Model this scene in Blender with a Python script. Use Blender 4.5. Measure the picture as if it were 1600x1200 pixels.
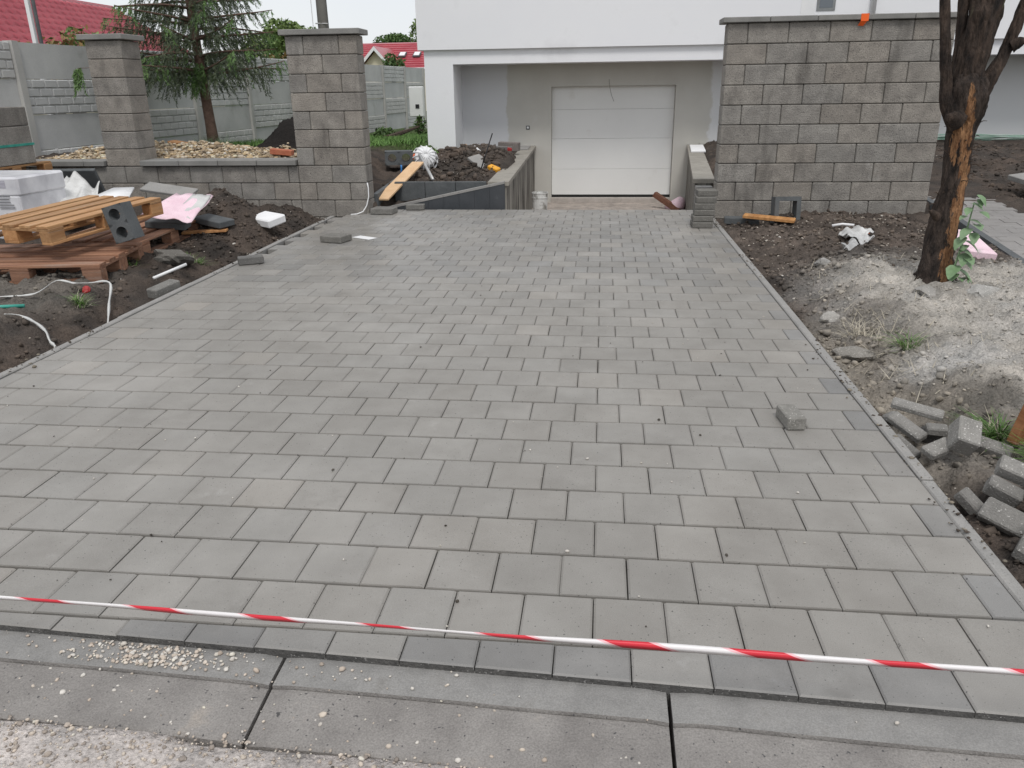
import bpy, math, random
import numpy as np
from mathutils import Vector, Matrix, Euler
random.seed(7)
rng = np.random.default_rng(11)
sc = bpy.context.scene
for o in list(bpy.data.objects): bpy.data.objects.remove(o)
col = sc.collection

# ------------------------------------------------------------------ camera
cam_d = bpy.data.cameras.new('camera'); cam = bpy.data.objects.new('camera', cam_d); col.objects.link(cam)
PITCH, ROLL, YAW = .3588, -.0152, -.1131
fw = Vector((math.sin(YAW)*math.cos(PITCH), math.cos(YAW)*math.cos(PITCH), -math.sin(PITCH)))
rt = Vector((math.cos(YAW), -math.sin(YAW), 0)); up = rt.cross(fw)
r2 = math.cos(ROLL)*rt + math.sin(ROLL)*up; u2 = -math.sin(ROLL)*rt + math.cos(ROLL)*up
m3 = Matrix((r2, u2, -fw)).transposed()
cam.matrix_world = Matrix.Translation((-.0071, -1.7331, 1.3899)) @ m3.to_4x4()
cam_d.sensor_width = 36; cam_d.lens = 36*1237/1600; cam_d.clip_start = .05; cam_d.clip_end = 2000
sc.camera = cam
sc.render.resolution_x, sc.render.resolution_y = 1024, 768

# ------------------------------------------------------------------ sky, sun, exposure
SUN_EL, SUN_AZ = math.radians(58), math.radians(168)      # behind the camera
w = bpy.data.worlds.new('World'); sc.world = w; w.use_nodes = True
nt = w.node_tree; nt.nodes.clear()
out = nt.nodes.new('ShaderNodeOutputWorld'); mixs = nt.nodes.new('ShaderNodeMixShader')
sky = nt.nodes.new('ShaderNodeTexSky'); sky.sky_type = 'NISHITA'; sky.sun_disc = False
sky.sun_elevation = SUN_EL; sky.sun_rotation = SUN_AZ
b1 = nt.nodes.new('ShaderNodeBackground'); b1.inputs[1].default_value = .1
b2 = nt.nodes.new('ShaderNodeBackground'); b2.inputs[1].default_value = .74
tcw = nt.nodes.new('ShaderNodeTexCoord'); nw = nt.nodes.new('ShaderNodeTexNoise')
nw.inputs['Scale'].default_value = 2.2; nw.inputs['Detail'].default_value = 5
rw = nt.nodes.new('ShaderNodeValToRGB')
rw.color_ramp.elements[0].position = .3; rw.color_ramp.elements[0].color = (.90, .92, .955, 1)
rw.color_ramp.elements[1].position = .7; rw.color_ramp.elements[1].color = (.97, .975, .985, 1)
nt.links.new(tcw.outputs['Generated'], nw.inputs['Vector']); nt.links.new(nw.outputs['Fac'], rw.inputs[0])
nt.links.new(rw.outputs[0], b2.inputs[0]); nt.links.new(sky.outputs[0], b1.inputs[0])
mixs.inputs[0].default_value = .86
nt.links.new(b1.outputs[0], mixs.inputs[1]); nt.links.new(b2.outputs[0], mixs.inputs[2]); nt.links.new(mixs.outputs[0], out.inputs[0])
sd = bpy.data.lights.new('sun', 'SUN'); sd.energy = 1.3; sd.angle = math.radians(16); sd.color = (1, .97, .93)
so = bpy.data.objects.new('sun', sd); col.objects.link(so)
sdir = Vector((math.sin(SUN_AZ)*math.cos(SUN_EL), math.cos(SUN_AZ)*math.cos(SUN_EL), math.sin(SUN_EL)))
so.rotation_euler = sdir.to_track_quat('Z', 'Y').to_euler(); so.location = (-3, -8, 12)
vs = sc.view_settings; vs.view_transform = 'Standard'; vs.look = 'None'; vs.exposure = .36; vs.gamma = 1; vs.use_curve_mapping = False

# ------------------------------------------------------------------ materials
def mat(name, c1, c2=None, scale=3., rough=.85, bump=.3, bscale=60., fine=.12, fscale=120., speck=None, sth=.66, sscale=180.,
        stain=None, stth=.55, stscale=2.5, tint=None, detail=5., metallic=0., spec=.35, stretch=None, hook=None, bdist=.004, local=False):
    m = bpy.data.materials.new(name); m.use_nodes = True
    t = m.node_tree; N = t.nodes; L = t.links
    b = N['Principled BSDF']; b.inputs['Roughness'].default_value = rough; b.inputs['Metallic'].default_value = metallic
    b.inputs['Specular IOR Level'].default_value = spec
    g = N.new('ShaderNodeNewGeometry'); P = g.outputs['Position']
    if local:
        tc_ = N.new('ShaderNodeTexCoord'); oi_ = N.new('ShaderNodeObjectInfo'); va = N.new('ShaderNodeVectorMath'); va.operation = 'ADD'
        sc_l = N.new('ShaderNodeVectorMath'); sc_l.operation = 'SCALE'; sc_l.inputs[0].default_value = (7, 13, 5); L.new(oi_.outputs['Random'], sc_l.inputs['Scale'])
        L.new(tc_.outputs['Object'], va.inputs[0]); L.new(sc_l.outputs[0], va.inputs[1]); P = va.outputs[0]
    if stretch:
        mp = N.new('ShaderNodeMapping'); mp.inputs['Scale'].default_value = stretch; L.new(P, mp.inputs['Vector']); P = mp.outputs[0]
    def noise(s, d=4., r=.55, v=None):
        n = N.new('ShaderNodeTexNoise'); n.inputs['Scale'].default_value = s; n.inputs['Detail'].default_value = d
        n.inputs['Roughness'].default_value = r; L.new(v or P, n.inputs['Vector']); return n.outputs['Fac']
    def ramp(f, a, b_):
        r = N.new('ShaderNodeMapRange'); r.inputs[1].default_value = a; r.inputs[2].default_value = b_; L.new(f, r.inputs[0]); return r.outputs[0]
    def mix(f, a, b_, mode='MIX'):
        x = N.new('ShaderNodeMix'); x.data_type = 'RGBA'; x.blend_type = mode
        if isinstance(f, (int, float)): x.inputs[0].default_value = f
        else: L.new(f, x.inputs[0])
        for i, v in ((6, a), (7, b_)):
            if isinstance(v, tuple): x.inputs[i].default_value = (*v, 1)
            else: L.new(v, x.inputs[i])
        return x.outputs[2]
    c = c1
    if c2: c = mix(ramp(noise(scale, detail), .32, .68), c1, c2)
    if stain: c = mix(ramp(noise(stscale, 5, .62), stth, stth+.12), c, stain)
    if fine:
        v = ramp(noise(fscale, 2), .25, .75); mr = N.new('ShaderNodeMapRange'); mr.inputs[3].default_value = 1-fine; mr.inputs[4].default_value = 1+fine
        L.new(v, mr.inputs[0]); cc = N.new('ShaderNodeCombineColor')
        for i in range(3): L.new(mr.outputs[0], cc.inputs[i])
        c = mix(1., c, cc.outputs[0], 'MULTIPLY')
    if speck:
        for k, (sc_, th) in enumerate(((sscale, sth),)):
            c = mix(ramp(noise(sc_, 1.), th, th+.05), c, speck)
    if tint == 'obj':
        oi = N.new('ShaderNodeObjectInfo'); c = mix(1., c, oi.outputs['Color'], 'MULTIPLY')
    elif tint == 'attr':
        at = N.new('ShaderNodeAttribute'); at.attribute_name = 'Col'; c = mix(1., c, at.outputs['Color'], 'MULTIPLY')
    if hook: c = hook(N, L, noise, ramp, mix, P, c)
    if isinstance(c, tuple): b.inputs['Base Color'].default_value = (*c, 1)
    else: L.new(c, b.inputs['Base Color'])
    if bump:
        bn = N.new('ShaderNodeBump'); bn.inputs['Strength'].default_value = bump; bn.inputs['Distance'].default_value = bdist
        L.new(noise(bscale, 4., .6), bn.inputs['Height']); L.new(bn.outputs[0], b.inputs['Normal'])
    return m
M = {}
pav = dict(scale=5., rough=.52, bump=.5, bscale=260, fine=.15, fscale=380, speck=(.055, .053, .05), sth=.71, sscale=110, spec=.5, bdist=.002)
def dust_hook(N, L, noise, ramp, mix, P, c):
    sp_ = N.new('ShaderNodeSeparateXYZ'); L.new(P, sp_.inputs[0]); wet = ramp(sp_.outputs[1], 3.2, 5.2); rr = N.new('ShaderNodeMath'); rr.operation = 'MULTIPLY'; L.new(wet, rr.inputs[0]); L.new(ramp(noise(3., 4), .35, .6), rr.inputs[1])
    r3 = N.new('ShaderNodeMapRange'); r3.inputs[3].default_value = .5; r3.inputs[4].default_value = .3; L.new(rr.outputs[0], r3.inputs[0]); L.new(r3.outputs[0], N['Principled BSDF'].inputs['Roughness'])
    a = mix(ramp(noise(.9, 5, .65), .48, .75), c, mix(.3, c, (.5, .48, .45)))
    return mix(ramp(noise(2.3, 6, .7), .6, .74), a, mix(.3, a, (.09, .082, .072)))
M['paver'] = mat('paver', (.226, .2145, .1965), (.269, .2575, .238), stain=(.305, .294, .277), stth=.64, stscale=6, hook=dust_hook, tint='obj', **pav)
M['paver_far'] = mat('paver_far', (.226, .2145, .1965), (.269, .2575, .238), stain=(.305, .294, .277), stth=.64, stscale=6, hook=dust_hook, tint='attr', **pav)
M['bed'] = mat('bed', (.035, .033, .03), (.06, .055, .05), 20)
M['edging'] = mat('edging', (.25, .245, .235), (.31, .30, .285), 6, bump=.3, bscale=200, speck=(.09, .088, .085), sth=.68)
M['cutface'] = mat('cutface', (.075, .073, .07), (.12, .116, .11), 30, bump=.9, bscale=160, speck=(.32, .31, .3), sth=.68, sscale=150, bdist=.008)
M['raw'] = mat('raw', (.2, .195, .185), (.27, .262, .25), 14, bump=.9, bscale=140, speck=(.5, .49, .47), sth=.66, sscale=130, bdist=.008, tint='obj')
def block_hook(N, L, noise, ramp, mix, P, c):
    mp = N.new('ShaderNodeMapping'); mp.inputs['Scale'].default_value = (1, 1, .25); L.new(P, mp.inputs[0])
    c = mix(ramp(noise(4.2, 5, .6, mp.outputs[0]), .58, .7), c, mix(.45, c, (.07, .064, .058)))
    return mix(ramp(noise(2.6, 6, .7), .66, .8), c, mix(.4, c, (.6, .6, .58)))
M['block'] = mat('block', (.205, .19, .172), (.3, .28, .252), 7, hook=block_hook, bump=.75, bscale=75, fine=.28, fscale=170, stain=(.185, .173, .158), stth=.6,
                 stscale=3.2, speck=(.1, .094, .088), sth=.62, sscale=130, bdist=.012, tint='obj')
M['mortar'] = mat('mortar', (.05, .048, .045), (.08, .075, .07), 20)
M['coping'] = mat('coping', (.19, .187, .178), (.255, .25, .238), 5, bump=.4, bscale=120, speck=(.1, .1, .095), sth=.7, tint='obj')
M['gutter'] = mat('gutter', (.19, .178, .168), (.29, .274, .258), 5, bump=.8, bscale=110, fine=.22, fscale=220, stain=(.33, .29, .25), stth=.6, stscale=5,
                  speck=(.08, .078, .078), sth=.7, sscale=90, bdist=.006)
M['gutter_band'] = mat('gutter_band', (.21, .205, .197), (.29, .283, .272), 9, bump=.6, bscale=150, stain=(.22, .212, .2), stth=.54, stscale=9, fine=.2, fscale=260, bdist=.005)
M['stone'] = mat('stone', (.5, .46, .41), (.66, .63, .58), 30, bump=.2, tint='attr')
M['fence'] = mat('fence', (.42, .425, .42), (.52, .525, .515), 1.6, bump=.3, bscale=40, stain=(.36, .36, .345), stth=.6, stscale=1.3, tint='obj', rough=.9)
M['anthracite'] = mat('anthracite', (.045, .05, .056), (.065, .07, .077), 4, rough=.55, bump=.15, stain=(.12, .125, .13), stth=.68, stscale=6)
def facade_hook(N, L, noise, ramp, mix, P, c): return c
M['render'] = mat('render', (.80, .805, .83), (.83, .835, .85), .8, stain=(.75, .752, .77), stth=.56, stscale=.8, bump=.15, bscale=220, fine=.03, rough=.9, spec=.2, bdist=.002)
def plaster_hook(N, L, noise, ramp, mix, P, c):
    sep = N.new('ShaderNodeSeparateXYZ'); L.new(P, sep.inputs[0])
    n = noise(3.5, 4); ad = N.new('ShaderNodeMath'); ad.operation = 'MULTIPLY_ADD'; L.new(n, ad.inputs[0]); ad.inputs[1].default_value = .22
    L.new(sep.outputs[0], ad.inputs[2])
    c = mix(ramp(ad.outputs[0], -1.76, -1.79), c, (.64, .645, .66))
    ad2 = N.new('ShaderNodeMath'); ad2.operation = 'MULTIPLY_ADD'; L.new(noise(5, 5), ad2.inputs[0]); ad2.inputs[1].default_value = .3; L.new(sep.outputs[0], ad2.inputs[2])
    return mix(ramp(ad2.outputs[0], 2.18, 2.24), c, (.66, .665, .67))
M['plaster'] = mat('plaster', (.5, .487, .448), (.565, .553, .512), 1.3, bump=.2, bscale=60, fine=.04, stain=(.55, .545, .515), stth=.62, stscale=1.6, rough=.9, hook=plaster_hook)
M['door'] = mat('door', (.77, .775, .762), (.80, .805, .79), 1.2, rough=.45, bump=.05, bscale=400, fine=.02, stain=(.72, .715, .69), stth=.62, stscale=2)
M['rubber'] = mat('rubber', (.02, .02, .02), rough=.7, bump=0, fine=0)
M['dusty'] = mat('dusty', (.4, .365, .33), (.5, .455, .42), 6, bump=.6, bscale=70, stain=(.3, .28, .25), stth=.6, stscale=4)
M['retaining'] = mat('retaining', (.22, .205, .18), (.38, .365, .33), 3.2, bump=.7, bscale=55, stain=(.05, .045, .038), stth=.46, stscale=1.6, stretch=(5, 5, .7), rough=.95)
M['wood_new'] = mat('wood_new', (.31, .155, .065), (.5, .29, .14), 3, local=True, stretch=(9, .7, 9), bump=.35, bscale=40, fine=.15, fscale=90, rough=.7, tint='obj', stain=(.3, .2, .13), stth=.58, stscale=1.4)
M['wood_pale'] = mat('wood_pale', (.62, .40, .22), (.72, .5, .3), 6, bump=.3, bscale=40, rough=.7, tint='obj')
M['wood_old'] = mat('wood_old', (.17, .083, .052), (.31, .17, .108), 3, local=True, stretch=(9, .7, 9), bump=.5, bscale=40, fine=.25, fscale=80, rough=.75, tint='obj', stain=(.27, .19, .15), stth=.58, stscale=1.4)
M['white'] = mat('white', (.8, .8, .8), (.74, .745, .75), 5, rough=.5, bump=.1, fine=.03)
M['foam'] = mat('foam', (.82, .82, .82), (.76, .76, .77), 8, rough=.85, bump=.4, bscale=180, fine=.04)
M['pink'] = mat('pink', (.74, .53, .6), (.82, .64, .7), 6, rough=.8, bump=.2, stain=(.5, .45, .45), stth=.6, stscale=9)
M['greyfilm'] = mat('greyfilm', (.5, .5, .49), (.6, .6, .58), 6, rough=.6, bump=.2)
M['film'] = mat('film', (.52, .515, .5), (.68, .68, .665), 14, rough=.35, bump=.5, bscale=25, bdist=.01)
M['wrap'] = mat('wrap', (.5, .5, .53), (.72, .72, .74), 5, rough=.3, bump=.4, bscale=14, bdist=.006, fine=.03)
M['wrap_dark'] = mat('wrap_dark', (.36, .35, .4), (.46, .45, .5), 5, rough=.3, bump=.5, bscale=14, bdist=.006, stretch=(.3, .3, 4))
M['ink'] = mat('ink', (.12, .12, .13), rough=.7, bump=0, fine=0)
M['darkgrey'] = mat('darkgrey', (.085, .092, .096), (.12, .128, .132), 8, bump=.7, bscale=130, speck=(.2, .2, .2), sth=.7, bdist=.006)
M['steel'] = mat('steel', (.4, .4, .4), (.5, .5, .49), 10, rough=.4, metallic=.5, bump=.1, tint='obj')
M['black'] = mat('black', (.02, .02, .022), rough=.5, bump=0, fine=0)
M['red'] = mat('red', (.36, .03, .03), rough=.45, bump=0, fine=.05)
M['orange'] = mat('orange', (.85, .13, .02), rough=.5, bump=0, fine=.03)
M['yellow'] = mat('yellow', (.75, .36, .03), rough=.45, bump=0, fine=.05)
M['blue'] = mat('blue', (.04, .2, .5), rough=.4, bump=0, fine=0)
M['teal'] = mat('teal', (.03, .25, .2), (.08, .4, .32), 8, rough=.4, bump=.2)
M['palegreen'] = mat('palegreen', (.2, .36, .28), (.4, .5, .44), 5, rough=.5, bump=.1)
M['brickred'] = mat('brickred', (.38, .12, .07), (.46, .18, .1), 10, bump=.5)
M['roof_red'] = mat('roof_red', (.35, .045, .065), (.44, .075, .095), 1.2, rough=.3, bump=0, fine=.08, spec=.6)
M['roof_old'] = mat('roof_old', (.42, .12, .05), (.5, .17, .08), 1.2, rough=.6, bump=0)
M['cream'] = mat('cream', (.72, .66, .5), (.76, .7, .55), 1., bump=0)
M['glass'] = mat('glass', (.12, .14, .16), rough=.08, bump=0, fine=0, spec=.7)
M['pole'] = mat('pole', (.2, .19, .175), (.26, .25, .23), 2, bump=.3, bscale=30)
M['bark'] = mat('bark', (.045, .03, .022), (.085, .058, .042), 9, bump=.9, bscale=45, fine=.35, fscale=70, stretch=(1, 1, .35), bdist=.015, rough=.95)
M['spruce_bark'] = mat('spruce_bark', (.1, .062, .045), (.17, .11, .085), 14, bump=.8, bscale=60, fine=.3, bdist=.01)
def leafmat(n, a, b_, tr=.25):
    m = mat(n, a, b_, 6, rough=.55, bump=0, fine=.2, fscale=30, spec=.3)
    m.node_tree.nodes['Principled BSDF'].inputs['Subsurface Weight'].default_value = 0
    return m
M['needle'] = leafmat('needle', (.052, .072, .046), (.105, .13, .07))
M['needle_new'] = leafmat('needle_new', (.085, .165, .05), (.14, .23, .075))
M['leaf'] = leafmat('leaf', (.05, .1, .03), (.1, .16, .05))
M['leaf_light'] = leafmat('leaf_light', (.1, .17, .05), (.18, .24, .08))
M['leaf_dry'] = leafmat('leaf_dry', (.25, .13, .05), (.2, .17, .06))
M['weed'] = leafmat('weed', (.13, .22, .1), (.22, .31, .19))
M['grass'] = leafmat('grass', (.07, .16, .03), (.14, .25, .06))
M['straw'] = leafmat('straw', (.36, .32, .245), (.46, .42, .34))
M['soil'] = mat('soil', (.8, .8, .8), (1.15, 1.12, 1.1), 7, bump=1., bscale=55, fine=.3, fscale=90, tint='attr', rough=.95, bdist=.02, spec=.15,
                speck=(.34, .33, .31), sth=.74, sscale=42)
M['clod'] = mat('clod', (.8, .8, .8), (1.2, 1.16, 1.1), 14, bump=.8, bscale=70, tint='attr', rough=.95, spec=.15)

# ------------------------------------------------------------------ mesh helpers
class MB:
    def __init__(s): s.v = []; s.f = []
    def add(s, vs, fs):
        n = len(s.v); s.v += [tuple(p) for p in vs]; s.f += [tuple(i+n for i in f) for f in fs]; return s
    def box(s, x0, x1, y0, y1, z0, z1, bev=0., mtx=None):
        hx, hy, hz = (x1-x0)/2, (y1-y0)/2, (z1-z0)/2; c = Vector(((x0+x1)/2, (y0+y1)/2, (z0+z1)/2))
        return s.obox(c, (2*hx, 2*hy, 2*hz), None, bev, mtx)
    def obox(s, c, size, rot=None, bev=0., mtx=None):
        hx, hy, hz = [a/2 for a in size]; c = Vector(c)
        R = rot if isinstance(rot, Matrix) else (Euler(rot).to_matrix() if rot else Matrix.Identity(3))
        vs = []; fs = []
        if bev <= 0:
            for z in (-hz, hz):
                for y in (-hy, hy):
                    for x in (-hx, hx): vs.append(Vector((x, y, z)))
            fs = [(0, 2, 3, 1), (4, 5, 7, 6), (0, 1, 5, 4), (2, 6, 7, 3), (0, 4, 6, 2), (1, 3, 7, 5)]
        else:
            e = min(bev, hx*.9, hy*.9, hz*.9); idx = {}
            for sx in (-1, 1):
                for sy in (-1, 1):
                    for sz in (-1, 1):
                        for a in range(3):
                            p = [sx*(hx-e), sy*(hy-e), sz*(hz-e)]; p[a] = (sx*hx, sy*hy, sz*hz)[a]
                            idx[sx, sy, sz, a] = len(vs); vs.append(Vector(p))
            S = (-1, 1)
            for a in range(3):
                b_, d = (a+1) % 3, (a+2) % 3
                for q in S:
                    ring = []
                    for (i, j) in ((-1, -1), (1, -1), (1, 1), (-1, 1)):
                        k = [0, 0, 0]; k[a] = q; k[b_] = i; k[d] = j; ring.append(idx[k[0], k[1], k[2], a])
                    fs.append(tuple(ring if q > 0 else ring[::-1]))
                for i in S:
                    for j in S:
                        k0 = [0]*3; k0[b_] = i; k0[d] = j; k1 = list(k0); k0[a] = -1; k1[a] = 1
                        q = (idx[(*k0, b_)], idx[(*k1, b_)], idx[(*k1, d)], idx[(*k0, d)])
                        fs.append(q if i*j < 0 else q[::-1])
            for sx in S:
                for sy in S:
                    for sz in S:
                        q = (idx[sx, sy, sz, 0], idx[sx, sy, sz, 1], idx[sx, sy, sz, 2]); fs.append(q if sx*sy*sz > 0 else q[::-1])
        vs = [R @ v + c for v in vs]
        if mtx: vs = [mtx @ v for v in vs]
        return s.add(vs, fs)
    def tube(s, pts, rad, n=10, cap=True):
        pts = [Vector(p) for p in pts]; rad = rad if isinstance(rad, (list, tuple)) else [rad]*len(pts)
        vs = []; fs = []; u = None
        for i, p in enumerate(pts):
            t = (pts[min(i+1, len(pts)-1)]-pts[max(i-1, 0)]).normalized()
            if u is None: u = t.orthogonal().normalized()
            u = (u - t*u.dot(t)); u = u.normalized() if u.length > 1e-6 else t.orthogonal().normalized()
            w_ = t.cross(u)
            for k in range(n):
                a = 2*math.pi*k/n; vs.append(p + (u*math.cos(a)+w_*math.sin(a))*rad[i])
        for i in range(len(pts)-1):
            for k in range(n): fs.append((i*n+k, i*n+(k+1) % n, (i+1)*n+(k+1) % n, (i+1)*n+k))
        if cap: fs += [tuple(range(n))[::-1], tuple(range((len(pts)-1)*n, len(pts)*n))]
        return s.add(vs, fs)
    def prism(s, poly, d):                                     # poly: list of 3D points, extruded by d
        n = len(poly); d = Vector(d); vs = [Vector(p) for p in poly] + [Vector(p)+d for p in poly]
        fs = [tuple(range(n))[::-1], tuple(range(n, 2*n))] + [(i, (i+1) % n, n+(i+1) % n, n+i) for i in range(n)]
        return s.add(vs, fs)
    def build(s, name, m, parent=None, smooth=False, local=False, color=None):
        me = bpy.data.meshes.new(name)
        off = Vector((0, 0, 0)); p = parent
        while p is not None and not local: off += p.location; p = p.parent
        vs = [tuple(Vector(v)-off) for v in s.v] if (parent is not None and not local) else s.v
        me.from_pydata(vs, [], s.f); me.materials.append(M[m] if isinstance(m, str) else m)
        if smooth: me.polygons.foreach_set('use_smooth', [True]*len(me.polygons))
        me.update()
        o = bpy.data.objects.new(name, me); col.objects.link(o)
        if parent is not None: o.parent = parent
        if color: o.color = (*color, 1)
        return o
def npmesh(name, V, F, m, parent=None, smooth=False, colors=None):
    """V (n,3), F (m,k) arrays; colors (n,3) -> attribute Col"""
    me = bpy.data.meshes.new(name); V = np.asarray(V, np.float32); F = np.asarray(F, np.int32); k = F.shape[1]
    me.vertices.add(len(V)); me.vertices.foreach_set('co', V.ravel())
    me.loops.add(F.size); me.loops.foreach_set('vertex_index', F.ravel())
    me.polygons.add(len(F)); me.polygons.foreach_set('loop_start', np.arange(0, F.size, k, dtype=np.int32))
    me.polygons.foreach_set('loop_total', np.full(len(F), k, np.int32))
    if smooth: me.polygons.foreach_set('use_smooth', np.ones(len(F), bool))
    me.materials.append(M[m]); me.update(calc_edges=True); me.validate()
    if colors is not None:
        a = me.color_attributes.new('Col', 'FLOAT_COLOR', 'POINT')
        a.data.foreach_set('color', np.concatenate([colors, np.ones((len(V), 1))], 1).astype(np.float32).ravel())
    o = bpy.data.objects.new(name, me); col.objects.link(o)
    if parent is not None: o.parent = parent
    return o
def tag(o, label=None, cat=None, group=None, kind=None):
    if label: o['label'] = label
    if cat: o['category'] = cat
    if group: o['group'] = group
    if kind: o['kind'] = kind
    return o
def thing(name, label, cat, loc=(0, 0, 0), rot=None, group=None):
    o = bpy.data.objects.new(name, None); col.objects.link(o); o.location = loc; o.empty_display_size = .1
    if rot: o.rotation_euler = rot
    return tag(o, label, cat, group)
def struct(o): o['kind'] = 'structure'; return o
def jit(a=.06, warm=.02):
    t = 1+random.uniform(-a, a); q = random.uniform(-warm, warm); return (t*(1+q), t, t*(1-q))
# value noise
TAB = rng.random((256, 256))
def vn(x, y):
    xi = np.floor(x).astype(int); yi = np.floor(y).astype(int); fx = x-xi; fy = y-yi
    fx = fx*fx*(3-2*fx); fy = fy*fy*(3-2*fy); a = xi & 255; b = yi & 255; a1 = (a+1) & 255; b1_ = (b+1) & 255
    return (TAB[a, b]*(1-fx)+TAB[a1, b]*fx)*(1-fy)+(TAB[a, b1_]*(1-fx)+TAB[a1, b1_]*fx)*fy
def fbm(x, y, s, o=4, g=.5):
    t = 0; a = 1; n = 0
    for i in range(o): t = t+a*(vn(x*s+17.3*i, y*s+9.1*i)-.5); n += a; a *= g; s *= 2.03
    return t/n*2
def ss(a, b, t): t = np.clip((t-a)/(b-a), 0, 1); return t*t*(3-2*t)
def bump2(x, y, cx, cy, rx, ry, h): return h*np.exp(-((x-cx)/rx)**2-((y-cy)/ry)**2)

# ------------------------------------------------------------------ terrain
TW, TD = .2, .2144                      # paver pitch across and along the driveway
def rampL(y): return -1.29-.026*(y-8.4)
def rampR(y): return 1.24+.084*(y-8.4)
def yk(x): return -.121-.038*x          # line where the border course meets the gutter
def H(x, y):
    x = np.asarray(x, float); y = np.asarray(y, float)
    # right verge
    zr = -.07+.16*ss(1.3, 1.95, x)+bump2(x, y, 2.6, 3.7, .8, 1.1, .06)-bump2(x, y, 1.55, 1.1, .35, .7, .05)
    zr = zr*(1-ss(5.2, 6.6, y))+(-.03+.07*ss(1.3, 2.4, x))*ss(5.2, 6.6, y)
    # left verge
    zl = -.1+.17*ss(-3.22, -3.75, x)+bump2(x, y, -3.98, 6.3, .33, .38, .3)+bump2(x, y, -3.68, 6.05, .3, .35, .12)
    zl = zl - .10*ss(2.6, 1.6, y)*ss(-4.2, -3.3, x)
    # behind the street walls
    zb = .5-.5*ss(9.5, 25, y)+bump2(x, y, -6.3, 8.75, 1.0, .55, .2)+bump2(x, y, -5.0, 8.8, 1.0, .5, .14)+bump2(x, y, -4.6, 10.3, .42, .5, .48)
    zm = .2+bump2(x, y, -2.0, 11.1, .75, .8, .32)+bump2(x, y, -2.75, 10.2, .5, .6, .1)+bump2(x, y, -1.6, 10.2, .3, .8, .1)
    zm = zm - .1*ss(8.62, 8.5, y)
    t = ss(-3.5, -3.0, x); back = zb*(1-t)+zm*t
    zR2 = .1+.22*ss(8, 12, y)+bump2(x, y, 6., 10.3, 1.6, 1.3, .16)
    tR = ss(1.3, 1.5, x-(rampR(y)-1.24)); back = back*(1-tR)+zR2*tR
    ramp = -.12-.72*ss(8.0, 11.6, y)
    inr = ss(rampL(y)-.02, rampL(y)+.05, x)*ss(rampR(y)+.08, rampR(y)+.01, x)
    back = back*(1-inr)+ramp*inr
    front = np.where(x > -1, zr, zl)
    mid = ss(-3.2, -3.14, x)*ss(1.27, 1.21, x)
    front = front*(1-mid)+(-.13)*mid
    z = front*(1-ss(7.66, 7.82, y))+back*ss(7.66, 7.82, y)
    z = np.where((y > 7.45) & (y < 7.96) & (x > -2.72) & (x < 1.25), -.13, z)
    pe = 8.07+.2*(x+2.7); inpl = (x > -2.74) & (x < -1.2) & (y < 8.56) & (y > 7.9)
    z = np.where(inpl, np.where(y < pe, -.13, np.minimum(.1, -.05+(x+2.7)/1.5*.285)), z)
    road = -.047
    s_ = ss(yk(x)+.02, yk(x)-.06, y); z = z*(1-s_)+(-.14)*s_
    s_ = ss(yk(x)-.257, yk(x)-.271, y); z = z*(1-s_)+road*s_
    return z
def soil_amp(x, y):
    on = np.where((x > -3.17) & (x < 1.27) & (y < 7.95), 0., 1.)
    on = on*ss(yk(x)-.4, yk(x)+.05, y)*.97+.03
    inr = (x > rampL(y)) & (x < rampR(y)+.1) & (y > 7.9)
    on = np.where(inr, .12, on); on = on*(1-.6*ss(11, 14, y)*ss(-3.3, -3.6, x))
    sand = ss(1.5, 1.9, x)*ss(5.0, 4.2, y)*ss(.2, .8, y)
    on = on*(1+.1*sand)
    pth = (x > 3.05+.17*(y-4.4)) & (x < 4.0+.17*(y-4.4)) & (y > 3.9) & (y < 9.6)
    return np.where(pth, .1, on)
def HN(x, y):
    n = fbm(x, y, 1.6, 3)*.035+fbm(x+40, y, 6., 4, .6)*.055+np.abs(fbm(x, y+31, 13., 3, .65))*.075-.01
    return H(x, y)+n*soil_amp(x, y)
def lines(segs):
    o = [segs[0][0]]
    for a, b, d in segs: o += list(np.linspace(a, b, max(2, int(round((b-a)/d))+1))[1:])
    return np.array(o)
gx_ = lines([(-900, -60, 120), (-60, -14, 4), (-14, -8.5, .5), (-8.5, -5.2, .09), (-5.2, -3.1, .032), (-3.1, 1.2, .06), (1.2, 3.4, .026), (3.4, 5, .06), (5, 9, .12), (9, 20, 1.), (20, 60, 5), (60, 900, 120)])
gy_ = lines([(-900, -60, 120), (-60, -6, 6), (-6, -1.2, .4), (-1.2, -.2, .03), (-.2, .4, .05), (.4, 7., .03), (7., 8.3, .05), (8.3, 12.6, .04), (12.6, 15, .1), (15, 30, .4), (30, 90, 5), (90, 900, 120)])
XX, YY = np.meshgrid(gx_, gy_); ZZ = HN(XX, YY)
far = ss(16, 40, np.hypot(XX, YY)); ZZ = ZZ*(1-far)+(-.06)*far
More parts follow.
